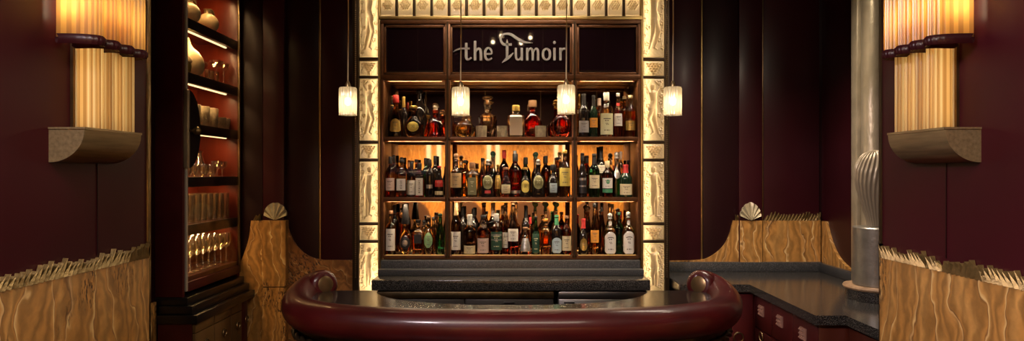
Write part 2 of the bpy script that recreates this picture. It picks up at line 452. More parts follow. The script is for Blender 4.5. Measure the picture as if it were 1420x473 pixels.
# back wall stone slabs
def slab(name, pts, Y, mat, depth=.022):
    struct(name, MB().prism([(PX(u, Y), PZ(v, Y)) for u, v in pts], Y, Y + depth + .02), mat)
YB = 4.86
def smooth_curve(pts, n=6):
    out = []
    for i in range(len(pts) - 1):
        p0 = pts[max(i - 1, 0)]; p1 = pts[i]; p2 = pts[i + 1]; p3 = pts[min(i + 2, len(pts) - 1)]
        for k in range(n):
            t = k / n
            out.append(tuple(.5 * (2 * p1[d] + (p2[d] - p0[d]) * t + (2 * p0[d] - 5 * p1[d] + 4 * p2[d] - p3[d]) * t * t + (3 * p1[d] - p0[d] - 3 * p2[d] + p3[d]) * t ** 3) for d in range(len(p1))))
    return out + [tuple(pts[-1])]
cl_ = smooth_curve([(397, 306), (401, 322), (409, 338), (421, 351), (435, 358), (450, 361)])
slab('trim_slab_1', cl_ + [(491, 361), (491, 550), (390, 550), (390, 306)], YB, 'stone_swirl')
slab('trim_slab_2', [(363, 306), (396, 306), (396, 397.5), (363, 397.5)], 4.80, 'stone_back', .05)
slab('trim_slab_3', [(363, 399), (396, 399), (396, 550), (363, 550)], 4.80, 'stone_back', .05)
slab('trim_slab_4', smooth_curve([(330, 372), (339, 350), (345, 330), (348, 306)]) + [(366, 306), (366, 550), (330, 550)], YB, 'stone_back')
cr_ = smooth_curve([(955, 361.5), (975, 360), (989, 354), (1002, 343), (1011, 328), (1017, 306)])
slab('trim_slab_5', [(927, 380), (927, 362)] + cr_ + [(1026, 306), (1026, 380)], YB, 'stone_back')
slab('trim_slab_6', [(1026.5, 380), (1026.5, 306), (1057, 306), (1057, 380)], 4.84, 'stone_back', .03)
slab('trim_slab_7', [(1057.5, 380), (1057.5, 306), (1138, 306), (1138, 380)], YB, 'stone_back')
sidep = [(4.86, .92), (4.86, 1.31)] + smooth_curve([(4.80, 1.31), (4.77, 1.24), (4.70, 1.14), (4.60, 1.06), (4.46, 1.01)]) + [(4.3, 1.0), (4.3, .92)]
struct('trim_slab_8', MB().prism(sidep, 2.318, 2.345, 'X'), 'stone_side')
struct('trim_gilt_3', crystal_mesh(lambda s, d, z: (PX(1060, YB) + s, YB + .015 - d, 1.312 + z), PX(1138, YB) - PX(1060, YB), .062, 21, .2), 'gold_leaf', 0)
struct('trim_gilt_4', crystal_mesh(lambda s, d, z: (PX(350, YB) + s, YB + .015 - d, 1.312 + z), PX(362, YB) - PX(350, YB), .05, 5, .06), 'gold_leaf', 0)
struct('trim_gilt_5', crystal_mesh(lambda s, d, z: (PX(1020, YB) + s, YB + .015 - d, 1.312 + z), PX(1027, YB) - PX(1020, YB), .045, 6, .05), 'gold_leaf', 0)

def shell_fan(cx, y, z0, w, h, ribs, pointed=0., bulge=.03, spread=1.25, mat='fan_glass', foot=.25, ridge_d=.012):
    """a pleated glass fan standing on z0: ribs radiate from the foot; closed front and back"""
    mb = MB(); n = ribs * 4; rows = 8
    def pt(i, j, back):
        f = i / n * 2 - 1; a = f * spread
        rr = j / rows
        R = (h * (1 - abs(f) * .22) if pointed else h * (1 - .12 * f * f)) * (1 + .035 * abs(sin(ribs * pi * i / n)))
        rad = foot * h * .2 + rr * (R - foot * h * .2)
        if pointed: rad *= 1.0
        x = cx + sin(a) * rad * (w / 2) / (h * sin(min(spread, pi / 2)) * .93)
        z = z0 + max(0, cos(a)) * rad
        ridge = (.5 + .5 * cos(2 * pi * ribs * i / n)) * ridge_d * (.3 + rr)
        d = bulge * (1 - rr * .75) * (1 - .5 * f * f) + ridge
        return (x, y - (d if not back else -.008), z)
    for back in (0, 1):
        mb.grid(n, rows, lambda a, b: pt(round(a * n), round(b * rows), back))
    # rim
    w_ = n + 1; o = w_ * (rows + 1)
    for i in range(n):
        a, b = rows * w_ + i, rows * w_ + i + 1
        mb.f.append((a, b, b + o, a + o)); mb.m.append(0)
    return mb.build('shell_ornament', mat, None, 25)
tag(shell_fan(PX(379.5, 4.80), 4.84, PZ(305.8, 4.80), .178, .128, 6), 'pleated pale glass shell ornament on the stone pilaster beside the glass cabinet', 'ornament')
tag(shell_fan(PX(1041.5, 4.83), 4.845, PZ(305.8, 4.84), .185, .133, 7, pointed=1., ridge_d=.010, foot=.12), 'pleated glass shell ornament with peaked top above the corner counter', 'ornament')

# ------------------------------------------------------------------ wall sconces
def sconce(side, X, label):
    s = 1 if side < 0 else -1
    t = thing('wall_sconce', label, 'wall light', (X, 2.35, 1.71), 'pair of stepped glass wall sconces')
    y0, y1 = 2.185, 2.520
    top, rad = 1.822, .120
    prof = [(0, top), (rad, top)] + [(rad * cos(a), top - .008 - (rad - .012) * sin(a)) for a in [pi / 2 * i / 12 for i in range(13)]]
    mb = MB().prism([(X + s * p, z) for p, z in prof], y0, y1)
    mb.build('bracket', 'bracket_metal', t, 30)
    lip = MB().box(X, X + s * (rad + .004), y0 - .003, y0 + .004, top - .004, top + .003).box(X + s * (rad - .002), X + s * (rad + .004), y0, y1, top - .005, top + .003)
    lip.build('bracket_lip', 'bracket_metal', t)
    # lower bundles of glass rods
    n = 4; yy0, yy1 = 2.295, 2.550
    w = (yy1 - yy0) / n
    for k in range(n):
        c = yy0 + w * (k + .5)
        def fn(a, b, c=c):
            th = (a - .5) * pi * 1.04
            reed = 1 + .055 * abs(sin(a * pi * 11))
            return (X + s * (.018 + .072 * cos(th) * reed), c + w * .455 * sin(th) * (1 + .0 * reed), top + b * .40)
        MB().grid(88, 2, fn, lambda i, j: (0, 1, 2, 1)[(i // 2) % 4] if (i // 8) % 3 != 1 else (1, 2, 2, 1)[(i // 2) % 4]).build('rod_bundle', ['tube_glass', 'tube_amber_shaded', 'tube_deep_shaded'], t, 180)
    # upper stepped shade
    m = 4; ys0, ys1 = 2.192, 2.532; ws = (ys1 - ys0) / m
    for k in range(m):
        c = ys0 + ws * (k + .5)
        def prof2(a, k=k, c=c, grow=0.):
            th = (a - .5) * pi * .98
            reed = .004 * abs(sin(a * pi * 13))
            return (.012 + .135 * max(0, cos(th)) ** .75 + reed + grow, c + (ws * .53 + grow * .5) * sin(th))
        def fn2(a, b, k=k):
            p, y = prof2(a, k); return (X + s * p, y, 2.13 + b * .78)
        sh = MB().grid(104, 3, fn2, lambda i, j: (1, 0, 0, 1)[(i // 2) % 4]).build('shade', ['shade_glass', 'shade_glass_shaded'], t, 180)
        def fn3(a, b, k=k):
            # rolled rim: outer and inner skin
            seq = [(.004, -.0), (.010, .010), (.010, .024), (.0, .034), (-.006, .024), (-.006, .008), (.004, -.0)]
            g, dz = seq[round(b * 6)]
            p, y = prof2(a, k, c=ys0 + ws * (k + .5), grow=g); return (X + s * p, y, 2.108 + dz)
        MB().grid(48, 6, fn3).build('rim', 'lacquer', sh, 60)
    MB().box(X, X + s * .010, ys0 + .1, ys1 - .02, 1.83, 2.95).build('backplate', 'bronze', t)
    for k in range(m):
        c = ys0 + ws * (k + .5)
        bl = MB().lathe([(.001, 0), (.012, .004), (.013, .02), (.013, .09), (.010, .1), (.001, .104)], (X + s * .062, c, 2.20), 12)
        bl.build('bulb', 'bulb', t)
        light('POINT', 'sconce_lamp', (X + s * .062, c, 2.275), SC_UP, AMB, .035)
        light('POINT', 'sconce_lamp', (X + s * .07, c, 2.56), SC_UP, AMB, .035)
    for k in range(n):
        c = yy0 + w * (k + .5)
        light('AREA', 'sconce_strip', (X + s * .0145, c, 1.99), SC_LOW * (1.25, .6, 1.1, .7)[k], (1., .75, .42), .02, .32, target=(X + s * 2, c, 1.99))
    return t
SC_UP = .030; SC_LOW = .12
sconce(-1, LX, 'stepped amber glass sconce on the wall by the glass cabinet')
sconce(1, RX, 'stepped amber glass sconce on the wall by the silver column')

# ------------------------------------------------------------------ back bar: lit glass border
YF = 4.50
bf = thing('border_frame', 'dark bronze frame holding the lit relief panels round the back bar', 'frame', (0, YF, 0))
FR = [(-24, 79.5), (84.5, 105), (109, 195), (199.5, 220), (224, 308.5), (312.5, 333), (337, 404)]
zb = PZ(404, YF); zt = PZ(-24, YF)
for sgn, (ua, ub, ea, eb) in ((-1, (498, 524.3, 489, 498)), (1, (892, 921.5, 921.5, 928))):
    mb = MB().box(PX(ea, YF), PX(eb, YF), YF - .01, 4.88, 0.5, 3.15, .003)
    mb.build('outer_jamb', 'dark_bronze', bf)
    a, b = (524.4, 527.2) if sgn < 0 else (888.8, 891.8)
    MB().box(PX(a, YF), PX(b, YF), YF - .004, YF + .06, zb, 3.15, .002).build('inner_jamb', 'brass', bf)
    for (p, q), (p2, q2) in zip(FR[:-1], FR[1:]):
        MB().box(PX(ua, YF), PX(ub, YF), YF - .008, YF + .02, PZ(p2, YF) + .001, PZ(q, YF) - .001, .002).build('crossbar', 'dark_bronze', bf)
    MB().box(PX(ua - 1, YF), PX(ub + 1.5, YF), 4.66, 4.68, zb - .03, 3.15).build('light_box_back', 'box_gold', bf)
    MB().box(PX(ua - 1, YF), PX(ub + 1.5, YF), YF + .004, 4.66, zb - .05, zb - .005).build('light_box_floor', 'box_gold', bf)
    # beaded gold strip on the outer jamb
    bu = 493.5 if sgn < 0 else 924.5
    mb = MB()
    for i in range(150):
        mb.ball((PX(bu, YF), YF - .012, .95 + i * .0142), .0058, 6, 4)
    mb.build('bead_moulding', 'bronze', bf)
MB().box(PX(525, YF), PX(891, YF), YF - .006, YF + .05, PZ(27.5, YF), PZ(22.5, YF), .002).build('lower_rail', 'brass', bf)
MB().box(PX(525, YF), PX(891, YF), 4.66, 4.68, 2.752, 3.15).build('light_box_back', 'box_gold', bf)
MB().box(PX(525, YF), PX(891, YF), YF + .05, 4.66, 2.735, 2.75).build('light_box_floor', 'box_gold', bf)

def cap2(x, y, ax, ay, bx, by, ra, rb):
    dx, dy = bx - ax, by - ay; l2 = dx * dx + dy * dy or 1e-9
    t = max(0., min(1., ((x - ax) * dx + (y - ay) * dy) / l2))
    d = sqrt((x - ax - t * dx) ** 2 + (y - ay - t * dy) ** 2); r = ra + (rb - ra) * t
    return sqrt(max(0., 1 - (d / r) ** 2)) * min(r, .13) if d < r else 0.
FIGS = [
    [(.56, 2.72, .56, 2.84, .10, .11), (.40, 2.52, .70, 2.50, .08, .08), (.42, 2.52, .20, 2.86, .065, .05), (.20, 2.86, .42, 3.08, .05, .035), (.72, 2.50, .86, 2.86, .065, .05), (.86, 2.86, .70, 3.1, .05, .035),
     (.54, 2.45, .50, 2.05, .18, .13), (.50, 2.05, .58, 1.68, .13, .20), (.56, 1.68, .74, 1.10, .15, .09), (.50, 1.62, .46, 1.02, .14, .085), (.74, 1.10, .52, .42, .085, .05), (.46, 1.02, .28, .36, .08, .05), (.52, .42, .64, .34, .045, .035), (.28, .36, .16, .28, .045, .035)],
    [(.52, 2.74, .52, 2.86, .10, .11), (.36, 2.54, .66, 2.54, .08, .08), (.36, 2.54, .22, 2.20, .06, .05), (.22, 2.20, .16, 1.80, .05, .035), (.68, 2.54, .86, 2.80, .06, .05), (.86, 2.80, .74, 3.06, .05, .035),
     (.51, 2.46, .48, 2.06, .17, .13), (.48, 2.06, .46, 1.70, .13, .19), (.46, 1.70, .56, 1.08, .15, .09), (.40, 1.66, .38, 1.04, .12, .08), (.56, 1.08, .50, .42, .08, .05), (.38, 1.04, .40, .36, .075, .045), (.50, .42, .66, .34, .045, .035), (.40, .36, .26, .30, .045, .035)],
]
def relief_fig(which, asp):
    caps = FIGS[which]
    rnd = random.Random(which + 3)
    vine = [(.12 + .10 * sin(k * 1.3 + which) + (.72 if k % 2 else 0), .25 + k * (asp - .4) / 16) for k in range(17)]
    def h(x, y):
        v = 0.
        yy = y / asp * 3.2
        for c in caps: v = max(v, cap2(x, yy, *c))
        if v < .02:
            for (vx, vy) in vine:
                for q in range(5):
                    gx = vx + .075 * cos(q * 1.26 + vx * 9); gy = vy + .075 * sin(q * 1.26 + vx * 9)
                    d2 = (x - gx) ** 2 + (y - gy) ** 2
                    if d2 < .0024: v = max(v, sqrt(.0024 - d2) * .9)
            ln = abs(x - (.10 + .06 * sin(y * 5))); v = max(v, .02 * max(0, 1 - ln / .02))
            ln = abs(x - (.90 + .05 * sin(y * 4 + 1))); v = max(v, .02 * max(0, 1 - ln / .02))
            v += .002 * sin(x * 31 + y * 7) * sin(y * 23)
        return v * .21
    return h
def relief_grape(asp, shape):
    bumps = []
    dx = .135
    rows = 6 if shape == 'tri' else 5
    for r in range(rows):
        n = (5 - r if shape == 'tri' else [3, 4, 5, 4, 3][r])
        if n < 1: n = 1
        for k in range(n):
            bumps.append((.5 + (k - (n - 1) / 2) * dx * 1.15, asp * (.80 if shape == 'tri' else .74) - r * (.115 if shape == 'tri' else .125)))
    def h(x, y):
        v = 0.
        for bx, by in bumps:
            d2 = ((x - bx) / .066) ** 2 + ((y - by) / .054) ** 2
            if d2 < 1: v = max(v, sqrt(1 - d2) * .085)
        if v == 0:
            for sx in (.16, .84):
                d = abs(y - asp * .55 - .16 * sin((x - sx) * 14)); e = abs(x - sx)
                if e < .13: v = max(v, .022 * max(0, 1 - d / .09) * (1 - e / .13))
            v += .003 * sin(x * 40) * sin(y * 37)
        return v * .34
    return h
def relief_panel(x0, x1, z0, z1, hf, nu, nv, label, group, flip=False):
    x0 += .001; x1 -= .001; z0 += .001; z1 -= .001
    w = x1 - x0; mb = MB(); cx = (x0 + x1) / 2
    o = thing('relief_panel', label, 'glass panel', (cx, YF, z0), group)
    asp = (z1 - z0) / w
    def fn(a, b):
        x = 1 - a if flip else a
        edge = min(a, 1 - a, b * asp, (1 - b) * asp)
        if edge < 1e-6: return (x0 + w * a, YF + .012, z0 + (z1 - z0) * b)
        bev = -.004 if edge > .035 else .0
        return (x0 + w * a, YF + bev - hf(x, b * asp), z0 + (z1 - z0) * b)
    mb.grid(nu, nv, fn).build('glass', 'panel_glass', o, 180)
    return o
names4 = ['topmost', 'second from the top', 'third from the top', 'lowest']
for sgn, ua, ub, where in ((-1, 498.3, 524, 'column beside the glass cabinet'), (1, 892.3, 921.2, 'column beside the corner counter')):
    x0, x1 = PX(ua, YF), PX(ub, YF)
    fi = gi = 0
    for k, (v0, v1) in enumerate(FR):
        z0, z1 = PZ(v1, YF), PZ(v0, YF)
        asp = (z1 - z0) / (x1 - x0)
        if k % 2 == 0:
            relief_panel(x0, x1, z0, z1, relief_fig(0 if fi in (0, 1) else 1, asp), 60, 190, 'lit dancing figure panel, %s in the %s' % (names4[fi], where), 'dancing figure panels of the lit border', flip=(sgn > 0 and fi != 0)); fi += 1
        else:
            relief_panel(x0, x1, z0, z1, relief_grape(asp, 'tri'), 44, 34, 'small lit grape tile, %s in the %s' % (['topmost', 'middle one', 'lowest'][gi], where), 'grape tiles of the lit border columns'); gi += 1
ords = ['first', 'second', 'third', 'fourth', 'fifth', 'sixth', 'seventh', 'middle', 'seventh', 'sixth', 'fifth', 'fourth', 'third', 'second', 'first']
proto = None
for k in range(15):
    u = 527.5 + 24.25 * k
    lab = 'lit grape tile above the sign, ' + ('middle of its row' if k == 7 else '%s from the %s end' % (ords[k], 'glass cabinet' if k < 7 else 'corner counter'))
    x0, x1 = PX(u, YF), PX(u + 20.5, YF); z0, z1 = PZ(22, YF), PZ(-11.5, YF)
    if proto is None:
        proto = relief_panel(x0, x1, z0, z1, relief_grape(1.3, 'dia'), 40, 44, lab, 'grape tiles in the row above the sign')
    else:
        copy_tree(proto, ((x0 + x1) / 2, YF, z0 + .001), lab)
    if k: MB().box(PX(u - 3.4, YF), PX(u - .3, YF), YF - .008, YF + .03, PZ(22.4, YF), PZ(-12, YF), .001).build('upright', 'dark_bronze', bf)
MB().box(PX(525, YF), PX(891, YF), YF - .01, 4.66, PZ(-12, YF), PZ(-18, YF)).build('upper_rail', 'dark_bronze', bf)
BORD = 2.2
light('AREA', 'border_strip', (PX(523.6, YF), 4.530, (zb + zt) / 2), BORD, WARM, .02, zt - zb, target=(PX(503, YF), 4.50, (zb + zt) / 2))
light('AREA', 'border_strip', (PX(892.8, YF), 4.530, (zb + zt) / 2), BORD * 1.1, WARM, .02, zt - zb, target=(PX(914, YF), 4.50, (zb + zt) / 2))
light('AREA', 'border_strip', (0, 4.545, 2.925), 3.9, WARM, 1.8, .02, target=(0, 4.50, 2.80))
light('AREA', 'border_uplight', (PX(517, YF), 4.60, zb + .01), .5, WARM, .06, .03, target=(PX(511, YF), 4.5, zb + .3))

# ------------------------------------------------------------------ back bar shelving
bb = thing('back_bar_shelving', 'brown framed mirrored bottle shelving filling the lit glass border', 'shelving', (0, YF, 1.0))
YS = 4.495
YM = 4.79
# frame
def fbox(u0, u1, v0, v1, y0, y1, name, mat='bronze_wood', bev=.002, parent=bb):
    return MB().box(PX(u0, YS), PX(u1, YS), y0, y1, PZ(v1, YS), PZ(v0, YS), bev).build(name, mat, parent)
fbox(527.5, 531.8, 29, 358, YS, YM, 'side_post'); fbox(884.8, 888.5, 29, 358, YS, YM, 'side_post')
fbox(617, 624.3, 28, 358, YS, YS + .03, 'mullion'); fbox(793.3, 800.2, 28, 358, YS, YS + .03, 'mullion')
MB().box(PX(619.4, YS), PX(621.8, YS), YS - .004, YS, PZ(357, YS), PZ(30, YS)).build('mullion_groove', 'dark_bronze', bb)
MB().box(PX(795.4, YS), PX(798, YS), YS - .004, YS, PZ(357, YS), PZ(30, YS)).build('mullion_groove', 'dark_bronze', bb)
fbox(527.5, 888.5, 28, 33, YS - .003, YM, 'top_rail')
fbox(527.5, 888.5, 103.5, 109.5, YS - .003, YM, 'header_rail')
fbox(531.8, 884.8, 109, 111.6, YS, YS + .010, 'header_lip')
SHZ = [PZ(190, YS), PZ(274, YS), PZ(354.5, YS)]
for k, z in enumerate(SHZ):
    MB().box(PX(531.8, YS), PX(884.8, YS), YS + .004, YM - .004, z - .018, z, .002).build('shelf' if k < 2 else 'base_shelf', 'bronze_wood', bb)
    MB().box(PX(531.8, YS), PX(884.8, YS), YS, YS + .016, z - .026, z + .001, .002).build('shelf_lip', 'bronze_wood', bb)
    for ua, ub in ((532, 617), (624.5, 793), (800.5, 884.5)):
        if k < 2: MB().box(PX(ua, YS) + .02, PX(ub, YS) - .02, YS + .019, YS + .031, z - .0215, z - .018).build('led_strip', 'led_shelf', bb)
for ua, ub in ((532, 617), (624.5, 793), (800.5, 884.5)):
    MB().box(PX(ua, YS) + .02, PX(ub, YS) - .02, YS + .012, YS + .031, PZ(109.5, YS) - .004, PZ(109.5, YS)).build('led_strip', 'led_shelf', bb)
    MB().box(PX(ua, YS) + .01, PX(ub, YS) - .01, YM - .030, YM - .010, SHZ[2] - .002, SHZ[2] + .0006).build('led_strip', 'led_base', bb)
    MB().box(PX(ua, YS) + .01, PX(ub, YS) - .01, YS + .018, YS + .030, SHZ[2] - .002, SHZ[2] + .0006).build('led_strip', 'led_base', bb)
for z_ in (SHZ[0] - .028, SHZ[1] - .028, PZ(109.5, YS) - .010):
    for ua, ub in ((532, 617), (624.5, 793), (800.5, 884.5)):
        ln = PX(ub, YS) - PX(ua, YS) - .05
        strip_light('shelf_led', ((PX(ua, YS) + PX(ub, YS)) / 2, YS + .025, z_), 4.6 * ln, (1., .74, .46), .008, ln, (0, 0, -1), (1, 0, 0))
        MB().box(PX(ua, YS), PX(ub, YS), YS + .032, YS + .036, z_ - .003, z_ + .0105).build('led_baffle', 'bronze_wood', bb)  # added strip that hides the LED line from the mirror
MB().box(PX(527.5, YS), PX(888.5, YS), YM, YM + .01, PZ(358, YS), PZ(105, YS)).build('mirror', 'mirror', bb)
# header: three dark panes in inner frames
for nm, ua, ub in (('a', 535, 614.5), ('b', 627, 790.5), ('c', 803.5, 882.5)):
    for a, b, c, d in ((ua - 3, ub + 3, 34, 37.5), (ua - 3, ub + 3, 100, 103), (ua - 3, ua, 34, 103), (ub, ub + 3, 34, 103)):
        fbox(a, b, c, d, YS + .008, YS + .04, 'pane_frame', bev=.0015)
    fbox(ua, ub, 37, 100.5, YS + .026, YS + .036, 'header_pane', 'header_glass', 0)

# sign lettering
sg = thing('sign', 'silver lettering with a swash capital on the middle header pane', 'sign', (0, YS + .024, PZ(70, YS)))
YL = YS + .012
def ribbon(strokes, name):
    """strokes: list of [(u,v,width_px)...] polylines laid flat on the pane as thick ribbons"""
    mb = MB()
    for st in strokes:
        st = smooth_curve(st, 6) if len(st) > 2 else st
        n = len(st); A = []; B = []
        for i, (u, v, w) in enumerate(st):
            a = st[max(i - 1, 0)]; b = st[min(i + 1, n - 1)]
            dx, dy = b[0] - a[0], b[1] - a[1]; l = sqrt(dx * dx + dy * dy) or 1
            nx, ny = -dy / l * w / 2, dx / l * w / 2
            A.append((PX(u + nx, YL), PZ(v + ny, YL))); B.append((PX(u - nx, YL), PZ(v - ny, YL)))
        vs = [(x, YL, z) for x, z in A] + [(x, YL, z) for x, z in B] + [(x, YL + .013, z) for x, z in A] + [(x, YL + .013, z) for x, z in B]
        fs = []
        for i in range(n - 1):
            fs += [(i, i + 1, n + i + 1, n + i), (2 * n + i, 3 * n + i, 3 * n + i + 1, 2 * n + i + 1), (i, 2 * n + i, 2 * n + i + 1, i + 1), (n + i, n + i + 1, 3 * n + i + 1, 3 * n + i)]
        fs += [(0, n, 3 * n, 2 * n), (n - 1, 3 * n - 1, 4 * n - 1, 2 * n - 1)]
        mb.add(vs, fs)
    return mb.build(name, 'sign_silver', sg, 20)
def sv(x, y): return (620 + x / 7.883, 35 + y / 7.883)
def st(*pts): return [(*sv(x, y), w / 7.883) for x, y, w in pts]
ribbon([st((208, 192, 26), (208, 300, 28), (210, 355, 28), (228, 374, 20), (266, 352, 16)), st((66, 292, 3), (100, 270, 12), (150, 254, 17), (246, 253, 18))], 'letter')
ribbon([st((305, 170, 27), (305, 383, 27)), st((312, 290, 12), (335, 256, 20), (360, 262, 25), (369, 300, 27), (369, 383, 27))], 'letter')
ribbon([st((428, 312, 16), (484, 308, 16), (480, 268, 22), (452, 246, 18), (422, 268, 24), (415, 318, 26), (425, 362, 24), (455, 376, 17), (490, 358, 14))], 'letter')
ribbon([st((655, 150, 3), (656, 200, 26), (656, 300, 28), (656, 360, 28)), st((708, 208, 24), (660, 210, 24), (615, 205, 26), (588, 165, 24), (592, 118, 20), (640, 92, 18), (700, 100, 26), (760, 140, 30), (830, 178, 26), (935, 192, 3)), st((600, 408, 3), (640, 375, 26), (680, 345, 26), (724, 300, 6))], 'letter')
ribbon([st((752, 246, 24), (752, 330, 25), (760, 366, 22), (785, 374, 16), (806, 350, 14)), st((816, 246, 25), (816, 384, 25))], 'letter')
ribbon([st((876, 246, 25), (876, 384, 25)), st((884, 290, 12), (905, 256, 18), (928, 262, 23), (936, 300, 25), (936, 384, 25)), st((944, 290, 12), (966, 256, 18), (988, 262, 23), (995, 300, 25), (995, 384, 25))], 'letter')
ribbon([st((1087, 252, 16), (1056, 275, 24), (1049, 315, 26), (1056, 355, 24), (1087, 376, 16), (1118, 355, 24), (1125, 315, 26), (1118, 275, 24), (1087, 252, 16))], 'letter')
ribbon([st((1174, 246, 26), (1174, 384, 26)), st((1158, 187, 6), (1168, 187, 30), (1180, 187, 30), (1191, 187, 6))], 'letter')
ribbon([st((1240, 246, 26), (1240, 384, 26)), st((1246, 300, 12), (1262, 262, 20), (1292, 254, 22))], 'letter')

# ------------------------------------------------------------------ bottles
PROF = {
    'wine': [(.001, 0), (.92, 0), (1, .012), (1, .56), (.95, .62), (.65, .70), (.40, .765), (.33, .82), (.31, .95), (.38, .955), (.38, .985), (.31, 1)],
    'whisky': [(.001, 0), (.94, 0), (1, .015), (1, .58), (.96, .64), (.72, .71), (.42, .76), (.35, .80), (.33, .92), (.40, .93), (.40, .965), (.33, 1)],
    'slim': [(.001, 0), (.92, 0), (1, .015), (1, .46), (.88, .55), (.55, .70), (.42, .78), (.40, .95), (.46, .96), (.42, 1)],
    'square': [(.001, 0), (.95, 0), (1, .015), (1, .62), (.94, .67), (.50, .72), (.36, .75), (.34, .93), (.42, .94), (.38, 1)],
    'globe': [(.001, 0), (.55, 0), (.68, .015), (.93, .16), (1, .29), (.95, .43), (.70, .57), (.40, .66), (.28, .72), (.25, .94), (.33, .96), (.30, 1)],
    'cone': [(.001, 0), (.95, 0), (1, .03), (.94, .2), (.74, .45), (.46, .64), (.34, .72), (.31, .94), (.38, .96), (.33, 1)],
    'trap': [(.001, 0), (.62, 0), (.70, .02), (1, .57), (.96, .62), (.50, .67), (.30, .71), (.27, .86), (.40, .92), (.40, 1)],
    'bell': [(.001, 0), (.9, 0), (1, .02), (.97, .12), (.82, .34), (.88, .48), (.72, .60), (.40, .68), (.32, .74), (.32, .94), (.4, .96), (.34, 1)],
}
EXP = {'square': 7.}
PR_AT = {}
def prof_r(kind, z):
    p = PROF[kind]
    for (r0, z0), (r1, z1) in zip(p[:-1], p[1:]):
        if z0 <= z <= z1 and z1 > z0: return r0 + (r1 - r0) * (z - z0) / (z1 - z0)
    return 1.
